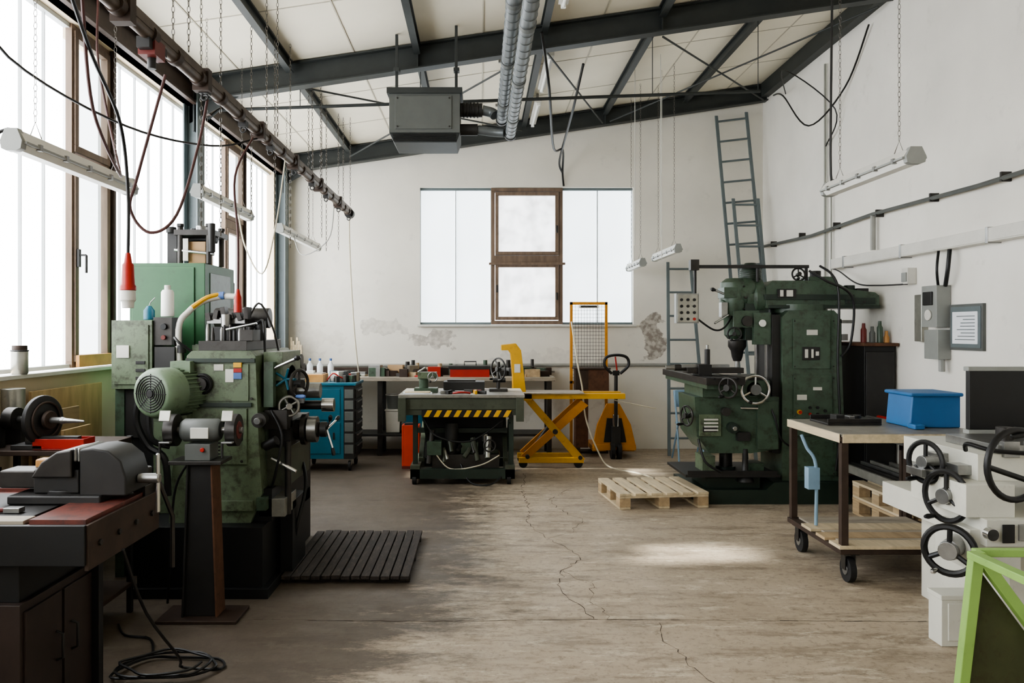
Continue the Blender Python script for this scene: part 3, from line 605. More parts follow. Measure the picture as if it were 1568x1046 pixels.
g.box((-2.0,by0+.06,.915),(-1.62,by1-.1,.925),'dark').box((-1.58,by0+.02,.915),(-1.38,by0+.5,.935),'redbench').box((-1.8,by0+.02,.915),(-1.6,by0+.1,.93),'woodtop')
g.box((bx1-.05,by1-.12,.915),(bx1,by1,.96),'iron').box((-1.60,by0+.35,.915),(-1.5,by1-.02,.945),'redbench')
for y in (2.85,3.0,3.15,3.3): g.bolt((bx1+.008,y,.84),(1,0,0),.012,.01)
g.done()
g=B('bench_vise',.008); vz=.902
g.box((-1.98,3.08,vz),(-1.62,3.34,vz+.035),'dark').box((-1.9,3.12,vz+.035),(-1.72,3.3,vz+.13),'dark')
g.box((-2.05,3.15,vz+.05),(-1.62,3.27,vz+.12),'iron').prism([(-1.90,vz+.10),(-1.86,vz+.16),(-1.80,vz+.20),(-1.74,vz+.21),(-1.74,vz+.10)],'xz',3.1,3.32,'iron')
g.prism([(-1.71,vz+.03),(-1.71,vz+.21),(-1.66,vz+.215),(-1.60,vz+.205),(-1.55,vz+.165),(-1.53,vz+.10),(-1.53,vz+.03)],'xz',3.1,3.32,'dark')
g.box((-1.74,3.11,vz+.16),(-1.725,3.31,vz+.215),'steel').box((-1.725,3.11,vz+.16),(-1.71,3.31,vz+.215),'steel')
g.cyl((-1.53,3.21,vz+.08),(-1.44,3.21,vz+.08),.02,'steel').cyl((-1.45,3.21,vz+.18),(-1.45,3.21,vz-.06),.009,'chrome',seg=10)
g.cyl((-1.80,3.21,vz),(-1.80,3.21,vz+.05),.1,'dark').box((-1.96,3.24,vz+.10),(-1.88,3.3,vz+.15),'orangewood'); g.move(.16,-.02,.024).done()
g=B('hand_pump_lever',.004); g.cyl((-1.40,3.32,.96),(-1.40,3.32,1.03),.03,'iron').tube([(-1.40,3.32,1.0),(-1.36,3.38,.95),(-1.32,3.42,.8),(-1.32,3.42,.58)],.010,'iron',8); g.done()
g=B('hammer',.003); g.cyl((-2.2,2.9,.942),(-2.0,3.0,.942),.014,'woodlight',seg=10).box((-2.02,2.96,.926),(-1.97,3.06,.96),'iron'); g.done()
g=B('pliers',.002); g.tube([(-1.95,2.93,.935),(-1.85,2.95,.935),(-1.75,2.94,.935)],.008,'darkred',8,4).tube([(-1.95,2.88,.935),(-1.85,2.91,.935),(-1.75,2.94,.935)],.008,'darkred',8,4).box((-1.75,2.92,.927),(-1.69,2.96,.945),'steel'); g.done()
g=B('glass_jar',.002); g.lathe((-1.86,2.86,.926),(0,0,1),[(0,.025),(.05,.025),(.06,.02),(.075,.022)],'tealblue',16); g.done()
g=B('extension_cable',-1); pts=[(-1.3,2.9,.8),(-1.30,3.1,.5),(-1.36,3.6,.12),(-1.4,3.75,.012)]
for i in range(26):
    a=i*.75; pts.append((-1.46+.26*math.cos(a)*(1-i*.012)+R(-.03,.03),3.72+.14*math.sin(a)+R(-.03,.03),.010+.002*i))
g.tube(pts,.0065,'black',6,4)
g.tube([(-1.6,3.9,.01),(-1.7,4.1,.01),(-1.85,4.15,.01),(-1.95,4.3,.01)],.0065,'black',6,5); g.done()
# left wall items
g=B('plywood_sheet',.003)
g.box((-2.62,4.62,0),(-2.6,5.48,1.24),'plywood').box((-2.56,4.6,0),(-2.54,5.05,1.12),'woodlight').box((-2.50,4.75,0),(-2.48,5.08,1.0),'plywood'); g.done()
g=B('paint_pot',.002); g.lathe((-2.63,4.55,SILL+.025),(0,0,1),[(0,.04),(.01,.045),(.13,.045),(.14,.04)],'tin',18).ring((-2.63,4.55,SILL+.16),(0,0,1),.045,.005,'dark',18,5).cyl((-2.63,4.55,SILL+.16),(-2.63,4.55,SILL+.19),.04,'ironbrown'); g.done()
g=B('storage_rack',.004)
for x,y in ((-2.64,3.97),(-2.0,3.97),(-2.64,4.5),(-2.0,4.5)): g.box((x,y,0),(x+.03,y+.03,1.0),'dark')
for z in (.15,.55,.97): g.box((-2.64,3.97,z),(-1.97,4.53,z+.025),'ironbrown')
for i in range(9): g.box((-2.62+.065*i,4.0+.02*i,.575),(-2.58+.065*i,4.3,.62+R(.05,.25)),random.choice(['iron','dark','ironbrown','tin']))
for i in range(7): g.cyl((-2.58+.08*i,4.2,.175),(-2.58+.08*i,4.2,.3+R(0,.15)),.035,random.choice(['iron','dark','redbench']),seg=12)
g.box((-2.6,4.2,.995),(-2.42,4.45,1.10),'iron').cyl((-2.5,4.1,.995),(-2.5,4.1,1.15),.05,'dark').cyl((-2.55,4.35,1.10),(-2.55,4.35,1.28),.06,'tin')
g.done()
g=B('grinding_wheel_stand',.004); g.box((-2.36,4.0,.995),(-2.2,4.14,1.02),'dark').box((-2.31,4.04,1.02),(-2.26,4.12,1.16),'iron').cyl((-2.42,4.12,1.14),(-2.10,4.03,1.14),.016,'steel').lathe((-2.25,4.072,1.14),(1,-.28,0),[(0,.11),(.006,.125),(.03,.125),(.036,.11)],'dark',36).lathe((-2.2,4.06,1.14),(1,-.28,0),[(0,.05),(.02,.045)],'ironbrown',20).ring((-2.21,4.062,1.14),(1,-.28,0),.09,.006,'ironbrown').cyl((-2.44,4.12,1.14),(-2.38,4.11,1.14),.06,'iron').lathe((-2.12,4.035,1.14),(1,-.28,0),[(0,.02),(.02,.014),(.14,.005)],'steel',12); g.done()
g=B('red_tool_tray',.004)
g.box((-2.12,3.36,.885),(-1.86,3.48,.89),'red').box((-2.12,3.36,.89),(-1.86,3.365,.94),'red').box((-2.12,3.475,.89),(-1.86,3.48,.94),'red').box((-2.12,3.365,.89),(-2.115,3.475,.94),'red').box((-1.865,3.365,.89),(-1.86,3.475,.94),'red').box((-2.1,3.38,.90),(-1.9,3.42,.95),'dark'); g.move(-.13,.64,.111).done()

# duckboard
g=B('wooden_duckboard',.003)
for i in range(13):
    x=-1.25+i*.0625; g.box((x,5.0+R(-.012,.012),.03),(x+.054,6.14+R(-.02,.02),.052+R(0,.004)),'wooddark')
for y in (5.05,5.5,6.0): g.box((-1.25,y,0),(-.445,y+.06,.03),'wooddark')
g.done()

# ---------------------------------------------------------------- blue tool cabinet
g=B('tool_trolley_cabinet',.006)
g.box((-2.03,9.0,.14),(-1.54,9.55,.97),'tealblue').box((-2.05,8.98,.97),(-1.4,9.57,1.0),'tealblue').box((-1.54,9.0,.14),(-1.42,9.55,.97),'dark')
g.box((-1.99,8.99,.2),(-1.58,9.002,.55),'tealblue').box((-1.99,8.99,.58),(-1.58,9.002,.93),'tealblue').box((-1.66,8.984,.36),(-1.64,8.99,.44),'dark').box((-1.66,8.984,.7),(-1.64,8.99,.78),'dark')
for i in range(6): g.box((-1.422,9.03,.2+i*.125),(-1.405,9.52,.30+i*.125),'dark').box((-1.405,9.1,.27+i*.125),(-1.39,9.45,.285+i*.125),'steel').box((-1.53,8.992,.2+i*.125),(-1.43,9.0,.30+i*.125),'heater')
for x in (-1.98,-1.48):
    for y in (9.06,9.5): g.cyl((x-.015,y,.06),(x+.015,y,.06),.06,'rubber').box((x-.02,y-.02,.06),(x+.02,y+.02,.14),'steel')
g.done()
g=B('cardboard_tray',.003); g.box((-2.02,9.05,1.0),(-1.78,9.35,1.09),'orangewood').box((-2.0,9.07,1.05),(-1.8,9.33,1.10),'woodtop').box((-1.99,9.1,1.1),(-1.9,9.2,1.13),'white'); g.done()
g=B('hand_tool_pile',.003)
for i in range(22):
    x,y=R(-1.72,-1.45),R(9.08,9.45); k=random.choice(['tealblue','dark','red','steel','green_dk','white','iron']); g.box((x-.05,y-.02,1.0),(x+.05,y+.02,1.03+R(0,.10)),k,rz=R(0,180))
g.tube([(-1.75,9.1,1.02),(-1.68,9.1,1.1),(-1.6,9.1,1.06),(-1.5,9.12,1.02)],.009,'red',6,5); g.done()

# back left workbench
g=B('long_workbench',.005)
g.box((-2.5,10.05,.95),(.95,10.58,1.0),'woodtop')
for x in (-2.45,-1.3,-.2,.85): g.box((x,10.1,0),(x+.06,10.16,.95),'iron').box((x,10.48,0),(x+.06,10.54,.95),'iron')
g.box((-2.5,10.08,.25),(.95,10.55,.28),'dark').box((-2.5,10.56,1.0),(.95,10.58,1.1),'ironbrown'); g.done()
g=B('storage_bin',.006); g.prism([(-1.20,.285),(-1.03,.285),(-1.02,.56),(-1.21,.56)],'xz',10.18,10.45,'offwhite').box((-1.22,10.17,.56),(-1.01,10.47,.58),'offwhite'); g.done()
g=B('storage_bin',.006); g.prism([(-.96,.285),(-.74,.285),(-.72,.54),(-.98,.54)],'xz',10.18,10.45,'tealblue').box((-.99,10.17,.54),(-.71,10.47,.56),'tealblue'); g.done()
g=B('plastic_bucket',.003); g.lathe((-1.12,10.32,.58),(0,0,1),[(0,.08),(.18,.1)],'heater',20).ring((-1.12,10.32,.76),(0,0,1),.1,.008,'offwhite',20,6); g.done()
for x in (-2.2,-2.07,-1.93):
    g=B('plastic_bottle',.002); g.lathe((x,10.3,1.0),(0,0,1),[(0,.035),(.005,.04),(.14,.04),(.18,.015),(.21,.015)],'paper',16).lathe((x,10.3,1.2),(0,0,1),[(0,.017),(.03,.017)],'bluefolder',10); g.done()
g=B('workbench_clutter',.003)
for i in range(60):
    x,y=R(-1.8,.85),R(10.12,10.45); k=random.choice(['ironbrown','dark','tin','steel','green_dk','woodlight','cardboard','red','offwhite','iron'])
    if -.5<x<.25: continue
    g.box((x-R(.03,.12),y-.04,1.0),(x+R(.03,.12),y+.04,1.02+R(0,.13)),k,rz=R(-30,30))
for i in range(20):
    x=R(-1.2,.7); g.cyl((x,10.5,1.0),(x,10.5,1.04+R(0,.18)),.012+R(0,.02),random.choice(['dark','iron','green_dk','woodlight','red']),seg=10)
g.done()
g=B('wood_plank_bundle',.003)
for i in range(6): g.box((-2.5+i*.028,10.5-.01*i,1.0),(-2.48+i*.028,10.52-.01*i,1.5-.05*(i%3)),'woodpale')
g.done()
g=B('red_toolbox',.006); g.box((-.38,10.1,1.0),(.12,10.4,1.10),'red').box((-.4,10.09,1.10),(.14,10.41,1.14),'dark').tube([(-.2,10.25,1.14),(-.2,10.25,1.19),(-.05,10.25,1.19),(-.05,10.25,1.14)],.008,'dark',6); g.done()
g=B('red_crate',.004); g.box((-.90,9.16,0),(-.70,9.36,.03),'darkred').box((-.90,9.16,.03),(-.88,9.36,.5),'orangered').box((-.72,9.16,.03),(-.70,9.36,.5),'orangered').box((-.88,9.16,.03),(-.72,9.18,.5),'orangered').box((-.88,9.34,.03),(-.72,9.36,.5),'orangered').box((-.87,9.2,.3),(-.73,9.32,.52),'dark'); g.done()

# lift table with hazard stripes
g=B('hydraulic_lift_table',.006)
g.box((-.82,8.2,.72),(.44,9.1,.90),'olivegrey').box((-.84,8.18,.90),(.46,9.12,.93),'greytop').box((-.80,8.19,.78),(.42,8.202,.885),'olivegrey')
y=8.186
g.box((-.6,y,.70),(.33,y+.02,.775),'black')
for i in range(9):
    x=-.58+i*.102; g.prism([(x,.703),(x+.05,.703),(x+.09,.772),(x+.04,.772)],'xz',y-.004,y,'yellow')
g.box((-.84,8.15,.66),(-.76,8.2,.9),'olivegrey').box((.37,8.15,.66),(.45,8.2,.9),'olivegrey')
g.box((-.72,8.22,.06),(.36,8.34,.16),'green_dk2').box((-.72,8.95,.06),(.36,9.07,.16),'green_dk2').box((-.72,8.22,.06),(-.62,9.07,.2),'olivegrey').box((.26,8.22,.06),(.36,9.07,.2),'olivegrey')
for x in (-.68,.30):
    for yy in (8.26,9.0): g.cyl((x-.02,yy,.05),(x+.02,yy,.05),.05,'rubber')
for x in (-.64,.24):
    g.box((x,8.25,.42),(x+.05,9.05,.47),'olivegrey',rx=30).box((x+.05,8.25,.42),(x+.08,9.05,.47),'green_dk2',rx=-30)
for x in (-.7,.30): g.box((x,8.3,.16),(x+.05,8.36,.72),'green_dk2')
g.cyl((-.3,8.4,.2),(-.3,8.4,.62),.07,'dark').cyl((-.05,8.5,.25),(.2,8.45,.25),.08,'olivegrey').box((-.5,8.3,.16),(.2,8.7,.30),'iron').cyl((.05,8.42,.3),(.05,8.42,.5),.03,'chrome').box((-.2,8.35,.3),(-.02,8.5,.42),'green_dk').wheel((.1,8.24,.4),(0,-1,.1),.06,'iron',.008,3,.02,None)
g.box((-.62,8.75,.2),(.25,8.8,.7),'dark')
for i in range(10): x=R(-.55,.2); g.cyl((x,8.28,.2+R(0,.15)),(x+R(-.08,.08),8.34,.35+R(0,.2)),.012+R(0,.02),random.choice(['iron','olivegrey','tin','dark']),seg=10)
g.box((-.7,8.5,.5),(.3,8.56,.55),'green_dk2').box((-.55,8.25,.30),(-.40,8.4,.44),'green_dk').tube([(-.2,8.3,.2),(-.1,8.2,.03),(.1,8.15,.015),(.25,8.25,.1)],.01,'black',6,6).tube([(-.45,8.26,.3),(-.3,8.24,.16),(.0,8.23,.2),(.2,8.25,.3)],.007,'rope',6,6).tube([(-.6,8.3,.7),(-.45,8.24,.5),(-.1,8.23,.45),(.24,8.3,.66)],.01,'black',6,6)
g.done()
g=B('drilling_vise_fixture',.004); g.box((-.7,8.45,.93),(-.45,8.62,.98),'green_dk').cyl((-.6,8.5,.98),(-.6,8.5,1.12),.05,'green_dk').box((-.66,8.44,1.08),(-.46,8.54,1.15),'green').wheel((-.5,8.42,1.1),(0,-1,0),.05,'steel',.007,3,.015).cyl((-.66,8.46,1.15),(-.58,8.46,1.2),.01,'chrome'); g.done()
g=B('machinist_handwheel_jig',.004); g.box((.1,8.6,.93),(.3,8.8,.96),'iron').cyl((.2,8.7,.96),(.2,8.7,1.25),.02,'iron').wheel((.2,8.68,1.17),(-.9,-.7,0),.12,'dark',.01,4,.025).cyl((.14,8.7,1.05),(.28,8.7,1.05),.025,'dark'); g.done()
g=B('paper_stack',.001); g.box((-.8,8.25,.93),(-.5,8.38,.945),'paper',rz=5).box((-.78,8.26,.945),(-.52,8.38,.955),'woodpale',rz=-3); g.done()
g=B('tool_scatter',.002)
for i in range(12): 
    x,yy=R(-.4,.05),R(8.3,8.55); g.box((x-.05,yy-.012,.931),(x+.05,yy+.012,.945+R(0,.03)),random.choice(['dark','steel','darkred','yellow','iron']),rz=R(0,180))
g.tube([(-.28,8.25,.943),(-.2,8.22,.955),(-.1,8.26,.943)],.012,'red',7,4).box((-.40,8.7,.931),(.05,8.98,1.03),'dark').box((-.36,8.75,1.03),(-.05,8.9,1.05),'iron'); g.done()

# yellow scissor stacker
g=B('yellow_scissor_lift_trolley',.005)
pf=[(.25,1.36),(.25,1.42),(.42,1.44),(.48,1.36),(.54,.84),(.40,.84),(.36,1.32),(.33,1.36)]
g.prism(pf,'xz',9.28,9.34,'yellow'); g.prism(pf,'xz',9.5,9.56,'yellow'); g.box((.38,9.34,.84),(.47,9.5,1.35),'yellow')
g.box((.36,9.2,.80),(1.68,9.32,.86),'yellow').box((.36,9.5,.80),(1.68,9.62,.86),'yellow').box((.36,9.2,.78),(.6,9.62,.86),'yellow').box((.5,9.15,.86),(1.2,9.6,.875),'woodtop')
for yy in (9.22,9.56):
    g.prism([(.52,.78),(.62,.78),(1.22,.10),(1.12,.08)],'xz',yy,yy+.035,'yellow'); g.prism([(1.18,.78),(1.26,.72),(.54,.08),(.48,.14)],'xz',yy+.036,yy+.07,'orange')
g.cyl((.87,9.2,.42),(.87,9.62,.42),.03,'dark').cyl((.55,9.2,.13),(.55,9.62,.13),.025,'iron').cyl((1.16,9.2,.12),(1.16,9.62,.12),.025,'iron')
for yy in (9.24,9.58): g.box((.45,yy-.03,.06),(1.2,yy+.03,.12),'yellow').cyl((.5,yy-.02,.05),(.5,yy+.02,.05),.05,'rubber').cyl((1.14,yy-.02,.05),(1.14,yy+.02,.05),.05,'rubber')
g.cyl((.6,9.4,.15),(.85,9.4,.5),.035,'dark').box((.40,9.27,1.1),(.47,9.275,1.2),'offwhite'); g.done()
# hand pallet truck
g=B('hand_pallet_truck',.005); x=1.68; y=9.9
g.prism([(x-.28,.12),(x-.22,.42),(x-.1,.68),(x+.06,.68),(x+.2,.42),(x+.27,.12)],'xz',y+.02,y+.06,'orange').prism([(x-.14,.2),(x-.1,.5),(x+.08,.5),(x+.14,.2)],'xz',y-.0,y+.02,'black')
g.box((x-.27,y+.06,.08),(x-.1,10.6,.14),'orange').box((x+.08,y+.06,.08),(x+.25,10.6,.14),'orange').box((x-.27,y,.10),(x+.26,y+.1,.17),'orange')
g.cyl((x-.06,y-.02,.1),(x-.01,y-.02,.1),.1,'rubber').cyl((x+.02,y-.02,.1),(x+.07,y-.02,.1),.1,'rubber').box((x-.05,y-.06,.15),(x+.06,y+.02,.4),'dark').cyl((x,y-.03,.4),(x,y-.03,.55),.04,'chrome')
g.cyl((x+.0,y-.05,.4),(x-.01,y-.12,1.1),.022,'dark').tube([(x-.06,y-.12,1.06),(x-.15,y-.13,1.16),(x-.13,y-.13,1.26),(x,y-.13,1.29),(x+.12,y-.13,1.26),(x+.14,y-.13,1.16),(x+.04,y-.12,1.06)],.018,'black',8,6).box((x-.05,y-.14,1.04),(x+.03,y-.1,1.1),'black').cyl((x,y-.13,1.1),(x-.02,y-.13,1.27),.01,'red'); g.done()
# guard screen
g=B('mesh_guard_screen',.003); x0,x1,yy=1.17,1.66,10.35
for x in (x0,x1-.035): g.box((x,yy,.0),(x+.035,yy+.035,1.96),'orange')
for z in (.9,1.925): g.box((x0,yy,z),(x1,yy+.035,z+.035),'orange')
g.box((x0+.12,yy,1.88),(x1-.12,yy+.005,1.92),'offwhite').box((x0+.14,yy-.002,1.89),(x1-.14,yy,1.91),'dark')
for i in range(1,11): g.cyl((x0+.035+i*.038,yy+.017,.93),(x0+.035+i*.038,yy+.017,1.925),.0025,'iron',seg=5)
for i in range(1,22): g.cyl((x0+.035,yy+.017,.93+i*.046),(x1-.035,yy+.017,.93+i*.046),.0025,'iron',seg=5)
g.box((x0,yy-.05,0),(x1,yy+.15,.03),'ironbrown'); g.done()
g=B('rusty_wood_box',.004); g.box((1.2,10.0,.12),(1.36,10.2,.85),'rust').box((1.36,10.0,.75),(1.62,10.2,1.1),'rust').box((1.18,9.98,1.1),(1.64,10.22,1.12),'ironbrown').box((1.2,10.0,.85),(1.36,10.2,1.1),'ironbrown').box((1.2,10.0,0),(1.26,10.2,.12),'ironbrown'); g.done()
g=B('gas_hose',-1); g.tube([(1.17,10.2,1.7),(1.18,9.9,1.4),(1.2,9.75,1.15),(1.25,9.75,.9),(1.3,9.75,.5),(1.4,9.4,.15),(1.5,9.2,.015),(1.75,8.8,.012),(1.85,8.5,.012),(1.7,8.3,.012),(1.8,8.1,.012)],.010,'rope',7,7).tube([(1.62,9.6,.75),(1.9,9.5,.7),(2.1,9.5,.66)],.007,'rope',6,4); g.done()

# ladders
def ladder(name,b0,b1,t0,t1,n,k='bluegrey',w=.04):
    g=B(name,.003); b0,b1,t0,t1=map(V,(b0,b1,t0,t1))
    for p,q in ((b0,t0),(b1,t1)):
        vs=[]
        for c in (p,q):
            for dx,dy in ((-w/2,-.012),(w/2,-.012),(w/2,.012),(-w/2,.012)): vs.append(c+V((dx,dy,0)))
        g.add(vs,[(0,1,2,3),(4,7,6,5),(0,4,5,1),(1,5,6,2),(2,6,7,3),(3,7,4,0)],k)
    for i in range(1,n+1):
        t=(i-.3)/n; g.cyl(b0.lerp(t0,t),b1.lerp(t1,t),.014,k,seg=8)
    return g
g=ladder('extension_ladder',(3.3,9.85,0),(3.72,9.85,0),(3.15,10.62,4.45),(3.55,10.62,4.5),16)
b=ladder('x',(3.38,9.75,0),(3.68,9.75,0),(3.28,10.32,3.3),(3.60,10.32,3.3),12)
o=len(g.v); g.v+=b.v; g.f+=[tuple(o+a for a in f) for f in b.f]; g.m+=b.m; g.done()
ladder('aluminium_ladder',(2.4,10.1,0),(2.88,10.1,0),(2.5,10.6,2.5),(2.80,10.6,2.5),8,'bluegrey').done()
g=B('blue_folding_chair',.003)
for x in (2.4,2.7): g.tube([(x,9.6,0),(x,9.7,.45),(x,9.85,.85)],.012,'paleblue',8,4).tube([(x,9.95,0),(x,9.65,.45)],.012,'paleblue',8)
g.box((2.4,9.5,.45),(2.7,9.8,.47),'paleblue').box((2.4,9.8,.65),(2.7,9.83,.86),'paleblue'); g.done()

# ---------------------------------------------------------------- RIGHT: turret milling machine
g=B('vertical_milling_machine',.007)
g.prism([(1.98,0),(3.40,0),(3.40,.14),(3.36,.2),(2.7,.2),(2.62,.13),(1.98,.13)],'xz',7.3,8.15,'green_dk2').box((1.88,7.28,.25),(2.75,8.0,.275),'dark').box((1.9,7.28,.275),(2.72,7.3,.31),'dark').box((2.1,7.4,.13),(2.6,7.9,.25),'green_dk2')
# column
g.prism([(2.80,.2),(2.80,1.72),(2.86,1.78),(3.28,1.78),(3.34,1.72),(3.38,.6),(3.40,.2)],'xz',7.38,7.95,'green_dk')
g.box((2.72,7.42,.45),(2.80,7.9,1.74),'dark').box((2.70,7.5,.45),(2.74,7.56,1.72),'steel').box((2.70,7.78,.45),(2.74,7.84,1.72),'steel')
g.box((2.90,7.365,1.24),(3.24,7.382,1.70),'green_dk').box((2.90,7.365,.78),(3.26,7.382,1.18),'green_dk').box((2.88,7.36,.62),(3.3,7.382,.74),'green_dk').box((2.9,7.365,.25),(3.3,7.382,.58),'green_dk')
g.box((3.02,7.355,1.55),(3.12,7.366,1.60),'offwhite').box((2.98,7.355,1.32),(3.14,7.366,1.44),'dark').box((3.0,7.35,1.34),(3.03,7.356,1.42),'offwhite').box((3.06,7.35,1.34),(3.08,7.356,1.42),'offwhite').box((3.1,7.35,1.36),(3.13,7.356,1.40),'offwhite')
g.cyl((2.95,7.365,.84),(2.95,7.34,.84),.022,'yellow').cyl((2.95,7.34,.84),(2.95,7.325,.84),.015,'red').cyl((3.05,7.365,.88),(3.05,7.35,.88),.014,'black').cyl((3.12,7.365,.88),(3.12,7.35,.88),.014,'black').cyl((3.05,7.365,.82),(3.05,7.35,.82),.014,'red').cyl((3.12,7.365,.82),(3.12,7.35,.82),.014,'black').cyl((3.19,7.365,.85),(3.19,7.35,.85),.014,'dark')
g.box((2.93,7.355,.95),(3.02,7.366,1.0),'offwhite').box((3.08,7.355,1.04),(3.16,7.366,1.07),'offwhite')
# turret + ram
g.cyl((3.05,7.66,1.76),(3.05,7.66,1.84),.27,'green_dk',seg=32).prism([(2.68,1.80),(2.68,2.0),(2.74,2.06),(3.30,2.06),(3.46,1.98),(3.70,1.95),(3.74,1.92),(3.74,1.80)],'xz',7.46,7.86,'green_dk')
g.box((2.66,7.44,1.88),(3.5,7.47,1.93),'green_dk2').box((2.78,7.43,1.9),(2.95,7.46,1.98),'dark').box((2.80,7.425,1.91),(2.83,7.435,1.97),'offwhite').box((2.86,7.425,1.91),(2.92,7.435,1.97),'offwhite').box((2.7,7.44,1.80),(3.74,7.46,1.83),'green_dk2')
g.wheel((3.0,7.5,2.12),(0,-1,.2),.06,'dark',.009,3,.02).cyl((3.2,7.6,2.05),(3.2,7.6,2.16),.05,'dark').cyl((3.3,7.6,2.0),(3.3,7.6,2.1),.04,'green_dk2').box((3.1,7.5,2.05),(3.35,7.7,2.1),'green_dk').cyl((3.5,7.55,1.97),(3.5,7.55,2.02),.05,'green_dk2').box((3.42,7.45,1.84),(3.7,7.465,1.9),'green_dk2')
g.box((3.55,7.5,1.95),(3.66,7.7,1.99),'dark').bolt((3.6,7.46,1.86),(0,-1,0)).bolt((3.45,7.46,1.86),(0,-1,0))
# head
g.lathe((2.68,7.66,1.9),(-1,0,0),[(0,.20),(.08,.20),(.1,.17),(.16,.17)],'green_dk',32)
g.lathe((2.62,7.62,2.02),(-.75,0,-.55),[(0,.10),(.04,.13),(.18,.13),(.22,.09),(.34,.08),(.36,.05)],'green_dk',24)
g.lathe((2.44,7.64,2.05),(0,0,-1),[(-.04,.08),(0,.13),(.14,.14),(.30,.13),(.36,.10),(.50,.095),(.54,.06)],'green_dk',28)
g.lathe((2.60,7.66,2.05),(0,0,1),[(0,.09),(.02,.10),(.12,.10),(.16,.08),(.19,.05)],'green_dk2',24)
for i in range(6): g.ring((2.60,7.66,2.07+i*.018),(0,0,1),.102,.004,'green_dk',20,5)
g.lathe((2.46,7.62,1.50),(0,0,-1),[(0,.085),(.06,.085),(.10,.06),(.16,.05),(.20,.035)],'iron',24).cyl((2.46,7.62,1.32),(2.46,7.62,1.24),.02,'steel')
g.box((2.30,7.5,1.90),(2.42,7.7,2.0),'green_dk').cyl((2.36,7.55,1.92),(2.20,7.45,1.97),.012,'chrome',seg=8).lathe((2.20,7.45,1.97),(-1,-.5,.2),[(0,.012),(.03,.02),(.05,.012)],'black',10)
g.box((2.38,7.47,1.62),(2.62,7.5,1.78),'green_dk').cyl((2.5,7.48,1.68),(2.5,7.44,1.68),.05,'iron').wheel((2.38,7.45,1.56),(-.3,-1,0),.06,'dark',.008,3,.02).box((2.28,7.52,1.72),(2.34,7.6,1.86),'steel')
g.cyl((2.34,7.5,1.74),(2.18,7.4,1.66),.01,'chrome',seg=8).box((2.56,7.44,1.46),(2.72,7.5,1.76),'green_dk').cyl((2.63,7.44,1.66),(2.63,7.41,1.66),.035,'chrome').box((2.5,7.5,1.5),(2.72,7.8,1.85),'green_dk2')
for i in range(8):
    a=i*math.pi/4; g.bolt((2.50+.0,7.62+.15*math.cos(a),1.9+.15*math.sin(a)),(-1,0,0),.012,.02)
# over arm and pendant
g.box((2.0,7.50,2.18),(3.1,7.54,2.21),'dark').cyl((3.08,7.52,2.06),(3.08,7.52,2.2),.015,'dark').cyl((2.62,7.52,2.05),(2.62,7.52,2.19),.014,'dark').cyl((2.03,7.52,2.2),(2.03,7.52,1.92),.014,'dark').box((1.98,7.48,2.16),(2.06,7.56,2.26),'iron')
g.box((1.84,7.46,1.66),(2.05,7.55,1.94),'greyplastic').box((1.85,7.452,1.67),(2.04,7.462,1.93),'tin')
for i in range(3):
    for j in range(4): g.cyl((1.885+i*.06,7.455,1.70+j*.06),(1.885+i*.06,7.44,1.70+j*.06),.014,'red' if (i,j)==(2,0) else 'black',seg=12)
g.tube([(2.05,7.5,1.7),(2.2,7.5,1.6),(2.3,7.5,1.62),(2.4,7.55,1.75)],.01,'black',6,6)
# knee, saddle, table
g.prism([(1.98,.98),(2.76,.98),(2.76,.50),(2.5,.46),(2.12,.46),(2.0,.62)],'xz',7.35,7.95,'green_dk').box((2.04,7.3,.98),(2.66,7.95,1.08),'green_dk').box((1.98,6.95,1.08),(2.28,8.5,1.12),'green_dk') 
g.box((1.96,6.9,1.12),(2.30,8.55,1.18),'iron')
for x in (2.02,2.12,2.22): g.box((x,6.89,1.165),(x+.025,8.56,1.183),'black')
g.box((2.28,7.2,1.0),(2.62,7.9,1.14),'green_dk').box((2.30,7.25,1.14),(2.6,7.7,1.17),'iron')
g.box((1.90,7.3,1.20),(2.42,7.46,1.25),'iron').box((1.86,7.34,1.25),(2.3,7.42,1.28),'steel').box((2.0,7.28,1.18),(2.12,7.5,1.28),'dark').cyl((1.82,7.38,1.25),(1.72,7.38,1.25),.02,'steel').cyl((1.90,7.38,1.25),(1.8,7.38,1.25),.03,'iron').cyl((2.1,7.36,1.28),(2.1,7.36,1.42),.025,'dark').cyl((2.1,7.36,1.42),(2.1,7.36,1.46),.012,'steel')
g.wheel((2.48,7.18,1.06),(0,-1,0),.125,'chrome',.014,3,.05,'black','steel').cyl((2.48,7.2,1.06),(2.48,7.3,1.06),.07,'green_dk').wheel((2.13,6.84,1.10),(-.8,-.7,0),.085,'iron',.01,3,.03)
g.wheel((1.92,7.4,.8),(-1,-.4,0),.09,'iron',.01,4,.025).cyl((1.92,7.4,.8),(2.0,7.45,.8),.02,'steel').box((2.02,7.33,.62),(2.22,7.352,.82),'green').box((2.05,7.32,.66),(2.18,7.334,.71),'dark').cyl((2.32,7.36,.7),(2.32,7.28,.7),.05,'green_dk2').cyl((2.32,7.28,.7),(2.32,7.24,.7),.02,'chrome')
for i in range(4): g.box((2.06,7.315,.67+i*.032),(2.19,7.33,.685+i*.032),'offwhite')
g.cyl((2.25,7.33,.85),(2.25,7.26,.85),.04,'iron').cyl((2.4,7.34,.88),(2.55,7.3,.88),.012,'chrome').box((2.36,7.3,.58),(2.48,7.35,.66),'dark').box((2.55,7.32,.5),(2.74,7.36,.94),'green_dk')
